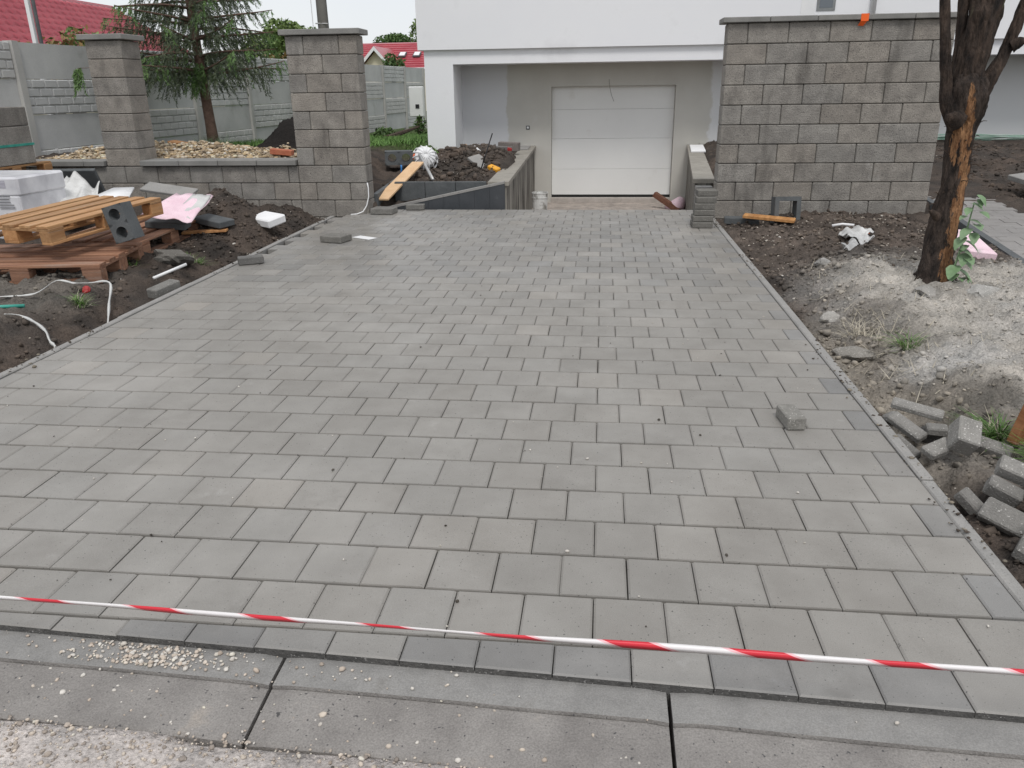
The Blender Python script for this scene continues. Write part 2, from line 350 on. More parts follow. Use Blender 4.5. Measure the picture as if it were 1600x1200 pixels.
def soil_col(x, y):
    def C(r, g, b): return np.stack([np.full(x.shape, r), np.full(x.shape, g), np.full(x.shape, b)], -1)
    n = fbm(x, y, 2.2, 4)[..., None]; n2 = fbm(x+9, y+5, 5., 4)[..., None]
    c = C(.056, .049, .044)*(1+.6*n)
    brown = C(.1, .08, .067); c = c+(brown-c)*np.clip(.4+1.2*n2, 0, 1)
    # dry pale spoil on the right verge
    k = (ss(1.3, 1.85, x+.3*n[..., 0])*ss(5.3, 3.9, y+.9*n[..., 0])*ss(.9, 1.7, y+.3*n2[..., 0]+.4*ss(1.9, 2.6, x)))[..., None]
    sand = C(.4, .38, .345)*(1+.5*n2); grey = C(.43, .42, .4); sand = sand+(grey-sand)*np.clip(n*1.5+.3, 0, 1)
    c = c+(sand-c)*k
    g = (ss(1.3, 1.5, x)*ss(5.4, 4.6, y)*ss(2.2, 3.4, y))[..., None]*(1-k); c = c+(C(.15, .14, .13)-c)*g*.55
    k2 = (ss(3.7, 2.9, y+.4*n2[..., 0])*ss(.9, 1.8, y+.3*n[..., 0])*(x > 1.2))[..., None]*(1-k); c = c+(C(.23, .21, .18)*(1+.6*n2)-c)*k2
    kw = (ss(4.2, 5.2, y)*ss(7.5, 6.9, y)*(x > 1.2)*ss(4.5, 3., x))[..., None]; c = c+(C(.125, .104, .089)*(1+.7*n2)-c)*kw*.75
    # grey crust on the left verge
    k = (ss(-3.45, -3.9, x+.2*n[..., 0])*ss(4.3, 3.6, y)*ss(1.9, 2.6, y))[..., None]; c = c+(C(.15, .14, .125)*(1+.3*n2)-c)*k*.8
    # garden: lawn, pebbles, black compost
    k = (ss(-3.0, -3.3, x)*ss(10.5, 12., y))[..., None]; c = c+(C(.06, .085, .03)-c)*k
    k = (ss(-2.3, -2.9, x)*ss(11.5, 12.5, y))[..., None]; c = c+(C(.06, .09, .03)-c)*k
    k = ((x < -3.6) & (x > -7.6) & (y > 7.7) & (y < 9.6))[..., None]; c = np.where(k, C(.3, .25, .18), c)
    k = ss(.9, .5, np.hypot((x+4.6)/.9, (y-10.3)))[..., None]; c = c+(C(.02, .018, .017)-c)*k
    # ramp dust, road
    k = ((x > rampL(y)) & (x < rampR(y)+.1) & (y > 7.9) & (y < 16))[..., None]; c = np.where(k, C(.42, .375, .34)*(1+.25*n2), c)
    k = ss(yk(x)-.22, yk(x)-.28, y)[..., None]; c = c+(C(.46, .432, .412)*(1+.3*n2)-c)*k
    k = ss(16, 26, np.hypot(x, y))[..., None]; c = c+(C(.06, .09, .03)-c)*k
    return np.clip(c, .012, .8)
nx, ny = len(gx_), len(gy_)
I = np.arange(nx*ny).reshape(ny, nx); F = np.stack([I[:-1, :-1], I[:-1, 1:], I[1:, 1:], I[1:, :-1]], -1).reshape(-1, 4)
ground = struct(npmesh('ground', np.stack([XX, YY, ZZ], -1).reshape(-1, 3), F, 'soil', smooth=True, colors=soil_col(XX, YY).reshape(-1, 3)))
def hz(x, y): return float(HN(np.array([x]), np.array([y]))[0])

# ------------------------------------------------------------------ driveway
drive = struct(MB().box(-3.12, 1.2, .0, 7.93, -.12, -.075).build('driveway', 'bed'))
MB().box(-2.98, 1.2, -.05, 7.93, -.07, -.016).build('joint_sand', 'bed', drive)
LX, RX = -15.5, 6
def cam_px(x, y, z=0.):
    d = Vector((x, y, z))-cam.location; k = d.dot(fw); return (512+791.7*d.dot(r2)/k, 384-791.7*d.dot(u2)/k, k)
def paver_geo(sx, sy, th=.06):
    hx, hy = sx/2, sy/2; vs = []
    for dx, dy, z in ((0, 0, -th), (0, 0, -.0045), (.0065, .0015, 0)):
        vs += [(-hx+dx, -hy+dy, z), (hx-dx, -hy+dy, z), (hx-dx, hy-dy, z), (-hx+dx, hy-dy, z)]
    fs = [(3, 2, 1, 0), (8, 9, 10, 11)]
    for l in (0, 4): fs += [(l+j, l+(j+1) % 4, l+4+(j+1) % 4, l+4+j) for j in range(4)]
    return MB().add(vs, fs)
mesh_cache = {}
GAP = .003; GAPY = .011
spots = []
HOLES = {23, 25, 27, 29, 31, 33, 35}
for r in range(37):
    odd = r % 2 == 1                                              # odd rows have joints on the half
    y0 = r*TD; joints = np.arange(LX, RX+.01, 1.) if odd else np.arange(LX+.5, RX+.01, 1.)
    js = list(joints)
    if odd: js = js + [RX]
    if not odd: js = [LX]+js
    for a, b in zip(js[:-1], js[1:]):
        if not odd and a == LX and (r-1) in HOLES: continue
        if b*TW < -2.7 and y0+TD > 7.58: continue
        if a*TW < -2.72 and y0 > 7.55: continue
        spots.append((r, a*TW, b*TW, y0, y0+TD, (b-a) < .9))
def tile_color(r, xm, half, yc):
    t = 1+random.gauss(0, .028); q = random.gauss(.004, .004); blue = 0
    if half and xm > 0: blue = random.uniform(.5, 1.); t *= random.uniform(.86, .98)
    wet = float(ss(3.9, 4.35, yc))*float(ss(1.3, .6, xm))*(1 if xm > -2.9 else .5)
    if wet > .1 and random.random() < .75*wet: blue = max(blue, random.uniform(.1, .55)); t *= random.uniform(.84, 1.0)
    if random.random() < .05: t *= 1.06; q += .015
    return (t*(1+q-.04*blue), t*(1-.005*blue), t*(1-q+.055*blue))
vis = []
for i, s_ in enumerate(spots):
    px, py, k = cam_px((s_[1]+s_[2])/2, (s_[3]+s_[4])/2)
    inside = -40 < px < 1064 and -20 < py < 780
    vis.append((((s_[2]-s_[1])*1/k/k) if inside else -1, i))
vis.sort(reverse=True); single = {i for a, i in vis[:290] if a > 0}
def tile_mesh(sx, sy):
    k = (round(sx, 3), round(sy, 3))
    if k not in mesh_cache:
        o = paver_geo(sx, sy); me = bpy.data.meshes.new('paving_stone'); me.from_pydata(o.v, [], o.f); me.materials.append(M['paver']); me.update(); mesh_cache[k] = me
    return mesh_cache[k]
FV, FF, FC = [], [], []
def put_tile(x0, x1, y0, y1, color, alone):
    cx, cy = (x0+x1)/2, (y0+y1)/2; sx, sy = x1-x0-GAP, y1-y0-GAPY
    loc = Vector((cx+random.gauss(0, .0005), cy+random.gauss(0, .0008), random.gauss(0, .0006)))
    rot = (random.gauss(0, .0018), random.gauss(0, .002), random.gauss(0, .0022))
    if alone:
        o = bpy.data.objects.new('paving_stone', tile_mesh(sx, sy)); col.objects.link(o); o.parent = drive
        o.location = loc; o.rotation_euler = rot; o.color = (*color, 1)
    else:
        g = paver_geo(sx, sy); R = Euler(rot).to_matrix(); n = len(FV)
        FV.extend([R @ Vector(v)+loc for v in g.v]); FF.extend([tuple(i+n for i in f) for f in g.f]); FC.extend([color]*len(g.v))
for i, (r, x0, x1, y0, y1, half) in enumerate(spots):
    put_tile(x0, x1, y0, y1, tile_color(r, (x0+x1)/2, half, (y0+y1)/2), i in single)
me = bpy.data.meshes.new('paving_stones_beyond'); me.from_pydata([tuple(v) for v in FV], [], FF); me.materials.append(M['paver_far'])
a = me.color_attributes.new('Col', 'FLOAT_COLOR', 'POINT'); a.data.foreach_set('color', np.concatenate([np.array(FC), np.ones((len(FC), 1))], 1).astype(np.float32).ravel())
o = bpy.data.objects.new('paving_stones_beyond', me); col.objects.link(o); o.parent = drive; tag(o, kind='stuff')
# front border course of cut half stones, tapering along the slanted gutter
for k in range(-13, 7):
    x0, x1 = (k-.5)*TW, (k+.5)*TW
    if x0 < -2.5: continue
    x1 = min(x1, 1.2)
    ya, yb = yk(x0)+.002, yk(x1)+.002; g = GAP/2; e = .005; zt = random.gauss(0, .001)
    b = MB(); vs = []
    for (dx, z) in ((0, -.075), (0, zt-.004), (e, zt)):
        vs += [(x0+g+dx, ya+dx, z), (x1-g-dx, yb+dx, z), (x1-g-dx, -g-dx, z), (x0+g+dx, -g-dx, z)]
    fs = [(3, 2, 1, 0), (8, 9, 10, 11)]
    for l in (0, 4):
        for j in range(4): fs.append((l+j, l+(j+1) % 4, l+4+(j+1) % 4, l+4+j))
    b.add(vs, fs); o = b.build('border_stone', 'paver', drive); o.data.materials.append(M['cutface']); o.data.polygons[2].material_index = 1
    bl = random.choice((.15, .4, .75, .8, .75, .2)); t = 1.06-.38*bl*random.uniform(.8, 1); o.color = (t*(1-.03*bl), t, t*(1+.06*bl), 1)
# edging stones
for side, xa, xb in ((1, 1.2025, 1.2525), (-1, -3.165, -3.115)):
    y = -.12 if side > 0 else .3
    y = y-.0
    ends = [yk(1.2)+.01, .10, 1.05, 2.05, 3.05, 4.05, 5.05, 6.05, 7.3] if side > 0 else [.0, 1.0, 2.0, 3.0, 4.0, 5.0, 6.0, 7.4]
    for y0, y1 in zip(ends[:-1], ends[1:]):
        b = MB().box(xa, xb, y0+.002, y1-.002, -.2, .004+random.gauss(0, .002), .006)
        b.build('edging_stone', 'edging', drive)
# tiny white chips and dark crumbs lying on the paving
def lumps(n, place, size, cols, name, m, parent=None, flat=.7, smooth=False):
    rough_ = .3 if m == 'clod' else .16
    ph = (1+5**.5)/2
    base = np.array([(-1, ph, 0), (1, ph, 0), (-1, -ph, 0), (1, -ph, 0), (0, -1, ph), (0, 1, ph), (0, -1, -ph), (0, 1, -ph), (ph, 0, -1), (ph, 0, 1), (-ph, 0, -1), (-ph, 0, 1)])/1.9
    tri = np.array([(0, 11, 5), (0, 5, 1), (0, 1, 7), (0, 7, 10), (0, 10, 11), (1, 5, 9), (5, 11, 4), (11, 10, 2), (10, 7, 6), (7, 1, 8), (3, 9, 4), (3, 4, 2), (3, 2, 6), (3, 6, 8), (3, 8, 9), (4, 9, 5), (2, 4, 11), (6, 2, 10), (8, 6, 7), (9, 8, 1)])
    pts = place(n); n = len(pts)
    s_ = np.exp(rng.normal(math.log(size), .45, n)); s_ = np.minimum(s_, size*2.6)
    V = np.repeat(base[None], n, 0)*(1+rng.normal(0, rough_, (n, 12, 1)))
    V = V*np.stack([rng.uniform(.7, 1.3, n), rng.uniform(.7, 1.3, n), rng.uniform(flat*.7, flat*1.2, n)], -1)[:, None]
    ang = rng.uniform(0, 6.28, n); c_, s2 = np.cos(ang)[:, None], np.sin(ang)[:, None]
    V = np.stack([V[..., 0]*c_-V[..., 1]*s2, V[..., 0]*s2+V[..., 1]*c_, V[..., 2]], -1)*s_[:, None, None]*.5
    V[..., 2] += (s_*flat*.28)[:, None]
    V += pts[:, None]
    Fa = (tri[None]+(np.arange(n)*12)[:, None, None]).reshape(-1, 3)
    cc = cols(pts) if callable(cols) else np.array(cols)[rng.integers(0, len(cols), n)]
    cc = cc*rng.uniform(.75, 1.2, (n, 1)); C_ = np.repeat(cc[:, None], 12, 1).reshape(-1, 3)
    o = npmesh(name, V.reshape(-1, 3), Fa, m, parent, smooth, np.clip(C_, 0, 1)); return tag(o, kind='stuff')
def on_drive(n):
    x = rng.uniform(-3, 1.1, n); y = 7.6*rng.random(n)**1.2; return np.stack([x, y, np.full(n, .0015)], -1)
tag(lumps(240, on_drive, .0055, [(1.2, 1.2, 1.2), (1.1, 1.1, 1.05), (.12, .11, .1), (.1, .09, .08)], 'chips_on_paving', 'stone'), 'small pale chips and dark crumbs strewn over the grey paving', 'chips')

# ------------------------------------------------------------------ gutter slabs and road gravel
gut = struct(MB().prism([(-5, yk(-5)-.0, -.16), (5, yk(5), -.16), (5, yk(5)-.26, -.16), (-5, yk(-5)-.26, -.16)], (0, 0, .06)).build('gutter', 'bed'))
cuts = [-4.86, -3.85, -2.83, -1.815, -.815, .19, 1.2, 2.2, 3.2, 4.2]
prof = [(.012, -.022), (-.097, -.026), (-.0985, -.039), (-.101, -.039), (-.1025, -.034), (-.26, -.047), (-.27, -.053)]
for x0, x1 in zip(cuts[:-1], cuts[1:]):
    g = .005; b = MB(); n = 21; vs = []; fs = []; xs = np.linspace(x0+g, x1-g, n); m_ = len(prof)+2
    for i, x in enumerate(xs):
        wob = .003*float(fbm(np.array([x]), np.array([1.]), 9, 3)[0]); e = -.006 if i in (0, n-1) else 0
        vs.append((x, yk(x)+.012, -.12))
        for j, (d, z) in enumerate(prof): vs.append((x, yk(x)+d+(wob if j in (1, 2, 3, 4) else wob*1.5 if j >= 5 else 0), z+e))
        vs.append((x, yk(x)-.27, -.12))
    for i in range(n-1):
        for j in range(m_-1): fs.append((i*m_+j, i*m_+j+1, (i+1)*m_+j+1, (i+1)*m_+j))
    fs += [tuple(range(m_))[::-1], tuple(range((n-1)*m_, n*m_))]
    go = b.add(vs, fs).build('gutter_slab', 'gutter', gut); go.data.materials.append(M['gutter_band'])
    for pi_ in range(n-1): go.data.polygons[pi_*(m_-1)+1].material_index = 1
def on_gutter(n):
    x = np.concatenate([rng.normal(-1.18, .12, n//3), rng.uniform(-2.2, 1.3, n-n//3)]); d = np.concatenate([rng.uniform(-.08, -.005, n//3), rng.uniform(-.27, 0, n-n//3)])
    k = rng.random(n) < np.clip(.9-.45*(x+1.6), .12, 1); k[:n//3] = True; x, d = x[k], d[k]
    return np.stack([x, yk(x)+d, np.interp(d, [-.27, -.105, -.095, 0], [-.049, -.036, -.025, -.021])], -1)
tag(lumps(1100, on_gutter, .0066, [(1.3, 1.24, 1.18), (1.2, 1.12, 1.05), (1., .93, .86), (.8, .72, .66)], 'gravel_on_gutter', 'stone'), 'pale gravel chips scattered on the concrete gutter slabs', 'gravel')
def on_road(n):
    x = rng.uniform(-2.2, 2., n); d = -.268-np.abs(rng.normal(0, .16, n)); y = yk(x)+d; return np.stack([x, y, HN(x, y)], -1)
tag(lumps(4200, on_road, .0058, [(1., .93, .86), (.85, .78, .72), (.7, .64, .6), (.5, .46, .44)], 'road_gravel', 'stone'), 'loose gravel along the street edge below the gutter', 'gravel')

# ------------------------------------------------------------------ block walls
BW, BH = .41, .2005
def block_row(parent, x0, x1, y0, y1, z0, phase, skew=None, tone=1.):
    """one course of split-face blocks from x0 to x1 with joints offset by phase"""
    xs = [x0]; x = x0+phase if phase > .02 else x0+BW
    while x < x1-.03: xs.append(x); x += BW
    xs.append(x1)
    for a, b in zip(xs[:-1], xs[1:]):
        dy = random.uniform(-.003, .003)
        o = MB().box(a+.0025, b-.0025, y0+dy, y1, z0+.0025, z0+BH-.0025, .008).build('block', 'block', parent)
        t = tone*random.uniform(.93, 1.07); q = random.uniform(-.02, .025); o.color = (t*(1+q), t, t*(1-q), 1)
WY = 7.42
wall = thing('block_wall', 'tall grey concrete block wall with flat coping beside the driveway, behind the bare tree', 'wall', (2.4, WY+.12, 0))
MB().box(1.27, 3.5, WY+.02, WY+.235, -.3, 1.96).build('core', 'mortar', wall)
for c_ in range(-1, 10):
    block_row(wall, 1.26, 3.51, WY, WY+.25, -.03+c_*BH, .205 if c_ % 2 else BW)
for i in range(5):
    x0 = 1.2+i*.472; MB().box(x0+.002, x0+.47, WY-.045, WY+.295, 1.978, 2.03, .006).build('coping_stone', 'coping', wall, color=jit(.05, .01))
sw = thing('street_wall', 'low grey block wall with two tall pillars left of the driveway', 'wall', (-5, 7.7, 0))
FY = 7.6
MB().box(-8.2, -2.77, FY+.02, FY+.23, -.3, .55).build('core', 'mortar', sw)
MB().box(-3.55, -2.77, FY+.02, FY+.23, .5, 1.9).build('core', 'mortar', sw)
MB().box(-5.94, -5.55, FY+.02, FY+.38, .5, 1.9).build('core', 'mortar', sw)
for c_ in range(-1, 3):
    z0 = -.045+c_*BH; block_row(sw, -8.2, -3.575, FY, FY+.25, z0, .205+.0 if c_ % 2 else BW-.01)
for c_ in range(-1, 10):
    z0 = -.045+c_*BH; block_row(sw, -3.573, -2.75, FY-.006, FY+.27, z0, .205 if c_ % 2 == 1 else BW)
for c_ in range(3, 10):
    z0 = -.045+c_*BH; block_row(sw, -5.965, -5.53, FY-.004, FY+.4, z0, .5)
for x0, x1 in ((-8.2, -7.7), (-7.7, -7.2), (-7.2, -6.72), (-6.72, -6.24), (-6.24, -5.975), (-5.52, -5.03), (-5.03, -4.54), (-4.54, -4.06), (-4.06, -3.58)):
    MB().box(x0+.002, x1-.002, FY-.05, FY+.3, .562, .625, .006).build('coping_stone', 'coping', sw, color=jit(.05, .01))
MB().box(-3.625, -2.70, FY-.055, FY+.32, 1.966, 2.025, .006).build('pillar_cap', 'coping', sw)
MB().box(-6.02, -5.475, FY-.055, FY+.45, 1.966, 2.025, .006).build('pillar_cap', 'coping', sw)
# orange tape on the coping
ot = MB().box(2.56, 2.635, WY-.05, WY-.0465, 1.965, 2.031).box(2.565, 2.64, WY-.05, WY+.05, 2.031, 2.0335)
ot.add([(2.56, WY-.05, 1.966), (2.625, WY-.05, 1.966), (2.60, WY-.012, 1.92), (2.545, WY-.012, 1.925)], [(0, 1, 2, 3), (3, 2, 1, 0)])
tag(ot.build('orange_tape', 'orange'), 'strip of bright orange tape hanging over the wall coping', 'tape')
# cable on the pillar
cab = MB().tube([(-2.744, FY-.014, .36), (-2.735, FY-.02, .3), (-2.738, FY-.022, .2), (-2.765, FY-.03, .1), (-2.81, FY-.05, .03), (-2.87, FY-.1, .008), (-2.94, FY-.13, .006)], .007, 8)
tag(cab.build('cable', 'white', smooth=True), 'thin white cable hanging down the pillar corner to the paving', 'cable')

# ------------------------------------------------------------------ house
house = thing('house', 'white rendered house with a recessed basement garage behind the driveway', 'house', (0, 14.5, 0))
YF, YB = 13.85, 14.8
HX1 = 13.
MB().box(-3.44, HX1, YF, 23, 2.05, 6.2).build('upper_storey', 'render', house)
MB().box(-3.34, HX1-.1, YF+.07, YB+.02, 1.80, 2.05).build('lintel', 'render', house)
MB().box(-3.34, -2.80, YF+.07, 22.9, -.3, 1.80).build('corner_pier', 'render', house)
# back wall of the recess with a door opening
D0, D1, DZ0, DZ1 = -1.02, 1.385, -.735, 1.385
bw = MB().box(-2.80, D0, YB, YB+.4, -1.2, 1.80).box(D1, HX1-.1, YB, YB+.4, -1.2, 1.80).box(D0, D1, YB, YB+.4, DZ1, 1.80)
bw.build('recess_wall', 'plaster', house)
MB().box(D0, D1, YB-.03, YB+.4, -1.2, DZ0-.02).build('threshold', 'dusty', house)
gd = MB().box(D0, D1, YB+.2, YB+.24, DZ0, DZ1).build('garage_door', 'darkgrey', house)
zs = [DZ0+.03, DZ0+.575, DZ0+1.115, DZ0+1.66, DZ1]
zs = [DZ0+.03, -.195, .40, .955, DZ1]
for z0, z1 in zip(zs[:-1], zs[1:]):
    MB().box(D0+.004, D1-.004, YB+.16, YB+.2, z0+.0015, z1-.0015, .003).build('door_panel', 'door', gd)
MB().box(D0, D1, YB+.155, YB+.2, DZ0-.02, DZ0+.028).build('bottom_seal', 'rubber', gd)
# switch box and dangling wire
MB().box(-1.525, -1.45, YB-.012, YB, .59, .665, .004).build('switch_box', 'darkgrey', house)
MB().box(-1.507, -1.468, YB-.016, YB-.012, .61, .648).build('switch_plate', 'white', house)
MB().tube([(.1, YB, 1.5), (.1, YB-.05, 1.49), (.115, YB-.06, 1.36), (.15, YB-.07, 1.22), (.2, YB-.08, 1.1)],   .0045, 6).build('wire', 'pole', house, smooth=True)
# upper window and a downpipe
wd = MB().box(3.62, 3.93, YF-.012, YF+.01, 2.55, 3.9).build('window', 'steel', house); wd.color = (.55, .57, .58, 1)
MB().box(3.665, 3.885, YF-.016, YF-.012, 2.595, 3.85).build('pane', 'glass', wd)
MB().box(3.36, 3.60, YF-.008, YF, 2.3, 4.2).build('render_trim', 'white', house)
MB().tube([(4.55, YF-.06, 2.06), (4.55, YF-.06, 6)], .045, 12).build('downpipe', 'white', house, smooth=True)
for x in (2.9,): MB().box(1.9, 5.6, YB-.05, YB, -.4, .32).build('plinth', 'plaster', house)
mb = MB()
for k in range(7):
    pts = [(5.9+.25*i, YB-.22-.03*k+.02*math.sin(i*.9+k), .36+.025*(k % 4)+.018*math.sin(i*.7+2*k)) for i in range(24)]
    mb.tube(pts, .011, 6)
tag(mb.build('membrane_roll', 'palegreen', smooth=True), 'bundle of green hoses lying along the foot of the white house wall', 'hoses')

# ramp retaining walls
def ramp_wall(name, label, xin, s, yend, y1):
    """inner face follows xin(y); s=-1: wall extends to the left"""
    t = thing(name, label, 'retaining wall', (xin(yend), yend, -.8))
    W_ = .24*s
    body = [(xin(yend)+.02*s, yend+.02), (xin(y1)+.02*s, y1), (xin(y1)+W_-.02*s, y1), (xin(yend)+W_-.02*s, yend+.02)]
    if s > 0: body = body[::1]
    MB().prism([(x, y, -.95) for x, y in body], (0, 0, 1.18)).build('wall_body', 'retaining', t)
    n = 12; ys = np.linspace(yend, y1, n+1)
    for a, b in zip(ys[:-1], ys[1:]):
        q = [(xin(a)-.012*s, a+.002), (xin(b)-.012*s, b-.002), (xin(b)+W_+.012*s, b-.002), (xin(a)+W_+.012*s, a+.002)]
        MB().prism([(x, y, .231) for x, y in q], (0, 0, .05)).build('coping_stone', 'coping', t, color=(1.3, 1.24, 1.14))
    return t
wl = ramp_wall('ramp_wall', 'stained concrete retaining wall with flat coping left of the garage ramp', lambda y: -1.17-.026*(y-8.4), -1, 8.36, YB)
wr = ramp_wall('ramp_wall', 'concrete retaining wall right of the garage ramp, behind the stacked pavers', lambda y: 1.13+.084*(y-8.4), 1, 8.6, YB)
for k in range(5):
    MB().box(1.16, 1.36, 8.42, 8.598, -.1+k*.062, -.042+k*.062, .004).build('layer_stone', 'edging', wr)
# boards left on the copings
tag(MB().obox((1.72, 13.55, .297), (.25, 1.5, .03), (0, 0, -.084), .004).build('foam_board', 'foam'), 'white foam board lying on the far end of the right ramp wall', 'board')
tag(MB().obox((-1.5, 14.1, .291), (.2, .9, .02), (0, 0, .03), .004).build('slab', 'edging'), 'thin grey slab lying on the far end of the left ramp wall', 'slab')

# planter of dark palisade stones left of the ramp
pl = thing('planter', 'dark grey palisade planter edge sloping up beside the garage ramp', 'planter', (-1.9, 8.1, 0))
for k in range(8):
    xa = -2.70+k*.187; xb = xa+.185
    za, zb = -.01+(xa+2.70)/1.5*.285, -.01+(xb+2.70)/1.5*.285
    ya = 8.02+(xa+2.7)*.2; yb = 8.02+(xb+2.7)*.2
    vs = [(xa, ya, -.12), (xb, yb, -.12), (xb, yb+.06, -.12), (xa, ya+.06, -.12), (xa, ya, za-.012), (xb, yb, zb-.012), (xb, yb+.06, zb-.012), (xa, ya+.06, za-.012)]
    o = MB().add(vs, [(0, 1, 5, 4), (1, 2, 6, 5), (2, 3, 7, 6), (3, 0, 4, 7), (4, 5, 6, 7)]).build('palisade', 'anthracite', pl)
    vs = [(xa, ya-.006, za-.012), (xb, yb-.006, zb-.012), (xb, yb+.07, zb-.012), (xa, ya+.07, za-.012), (xa, ya-.006, za+.016), (xb, yb-.006, zb+.016), (xb, yb+.07, zb+.016), (xa, ya+.07, za+.016)]
    MB().add(vs, [(0, 1, 5, 4), (1, 2, 6, 5), (2, 3, 7, 6), (3, 0, 4, 7), (4, 5, 6, 7), (0, 3, 2, 1)]).build('cap_stone', 'edging', pl)
for k in range(3):
    MB().box(-2.66+k*.4, -2.265+k*.4, 8.52, 8.575, .02, .265, .005).build('back_kerb', 'darkgrey', pl)
MB().prism([(-2.78, 7.9, -.05), (-2.72, 7.9, -.05), (-2.77, 9.25, .0), (-2.83, 9.25, .0)], (0, 0, .24)).build('side_kerb', 'darkgrey', pl)

# ------------------------------------------------------------------ things on the driveway
def blk(name, label, cat, loc, rot, size, m, bev=.006, color=None, group=None):
    o = MB().obox((0, 0, 0), size, None, bev).build(name, m); o.location = loc; o.rotation_euler = rot
    if color: o.color = (*color, 1)
    return tag(o, label, cat, group)
G1 = 'loose pavers left on the driveway'
blk('loose_paver', 'small grey cut paver lying alone near the right edge of the driveway', 'paver', (.838, 1.55, .03), (.0, 0, .1), (.08, .165, .058), 'raw', color=(1.05, 1.04, 1.), group=G1)
blk('loose_paver', 'loose dark paver lying on the left driveway edge, nearest of three', 'paver', (-2.98, 4.72, .034), (0, 0, .5), (.21, .1, .062), 'raw', color=(.62, .62, .62), group=G1)
blk('loose_paver', 'loose paver lying beside a small white card on the driveway', 'paver', (-2.57, 5.78, .034), (0, 0, -.28), (.24, .2, .062), 'raw', color=(.75, .74, .71), group=G1)
blk('loose_paver', 'loose paver at the foot of the pillar by the planter', 'paver', (-2.57, 7.6, .036), (0, 0, -.1), (.27, .21, .066), 'raw', color=(.75, .74, .72), group=G1)
blk('loose_paver', 'loose paver lying against the low end of the dark planter edge', 'paver', (-2.26, 7.92, .034), (0, 0, .05), (.22, .12, .062), 'raw', color=(.7, .7, .68), group=G1)
blk('loose_paver', 'loose grey paver lying in the soil just outside the left driveway edge', 'paver', (-3.27, 3.8, .0), (.05, -.12, 1.25), (.24, .1, .07), 'raw', color=(.8, .8, .78), group=G1)
blk('white_card', 'small white card lying on the paving beside a loose paver', 'card', (-2.34, 5.97, .004), (0, 0, -.55), (.24, .11, .004), 'white', 0)
st = thing('paver_stack', 'stack of six dark pavers at the right driveway edge in front of the block wall', 'pavers', (1.03, 6.72, 0))
for k in range(6):
    x = 1.035+.012*k+random.uniform(-.006, .006); y = 6.72+.035*k+(.06 if k == 5 else 0)
    MB().obox((x, y, .031+k*.0585), (.205, .21, .056), (0, 0, random.uniform(-.04, .04)), .005).build('paver', 'raw', st, color=(.66, .65, .62))
# bucket in front of the garage
def lathe(profile, n=20):
    b = MB(); vs = []; fs = []
    for r, z in profile:
        for k in range(n): a = 2*math.pi*k/n; vs.append((r*math.cos(a), r*math.sin(a), z))
    for i in range(len(profile)-1):
        for k in range(n): fs.append((i*n+k, i*n+(k+1) % n, (i+1)*n+(k+1) % n, (i+1)*n+k))
    b.add(vs, fs); return b
bk = thing('bucket', 'dirty white paint bucket standing in front of the left ramp wall', 'bucket', (-.84, 9.35, hz(-.84, 9.35)))
M['dirtywhite'] = mat('dirtywhite', (.5, .5, .48), (.62, .62, .6), 8, stain=(.2, .19, .17), stth=.5, stscale=7, rough=.6, bump=.3)
lathe([(.0, .0), (.095, .0), (.108, .37), (.113, .37), (.113, .385), (.106, .385), (.104, .345), (.0, .345)]).build('pail', 'dirtywhite', bk, smooth=False, local=True)
lathe([(.106, .31), (.113, .31), (.113, .322), (.106, .322)]).build('rim', 'dirtywhite', bk, local=True)
blk('timber', 'dark timber leaning by a pink sack right of the garage door', 'timber', (1.25, 13.9, -.72), (0, .5, -.5), (.6, .1, .1), 'wood_old', color=(.7, .6, .6))
o = lathe([(.0, .0), (.16, .0), (.2, .06), (.17, .16), (.09, .2), (.0, .21)], 12)
o.v = [(x*(1+.2*math.sin(7*y)), y*(1+.2*math.sin(9*x)), z*(1+.3*math.sin(11*x))) for x, y, z in o.v]
o = o.build('sack', 'pink', smooth=True); o.location = (1.42, 13.95, hz(1.42, 13.95)-.02); tag(o, 'crumpled pink sack beside the garage door on the right', 'sack')

# barrier tape across the front
def tape_hook(N, L, noise, ramp, mix, P, c):
    sep = N.new('ShaderNodeSeparateXYZ'); L.new(P, sep.inputs[0])
    a = N.new('ShaderNodeMath'); a.operation = 'MULTIPLY_ADD'; L.new(sep.outputs[2], a.inputs[0]); a.inputs[1].default_value = 3.; o2 = N.new('ShaderNodeMath'); o2.operation = 'ADD'; L.new(sep.outputs[0], o2.inputs[0]); o2.inputs[1].default_value = 9.895; L.new(o2.outputs[0], a.inputs[2])
    w_ = N.new('ShaderNodeMath'); w_.operation = 'PINGPONG'; L.new(a.outputs[0], w_.inputs[0]); w_.inputs[1].default_value = .145
    ns_ = N.new('ShaderNodeMath'); ns_.operation = 'MULTIPLY_ADD'; L.new(noise(6, 2), ns_.inputs[0]); ns_.inputs[1].default_value = .05; L.new(w_.outputs[0], ns_.inputs[2])
    k = ramp(ns_.outputs[0], .116, .119)
    c = mix(ramp(ns_.outputs[0], .1, .104), c, (.84, .5, .53))
    return mix(k, c, (.66, .04, .06))
M['barrier'] = mat('barrier', (.80, .78, .78), rough=.35, bump=0, fine=0, hook=tape_hook)
n = 500; vs = []; fs = []
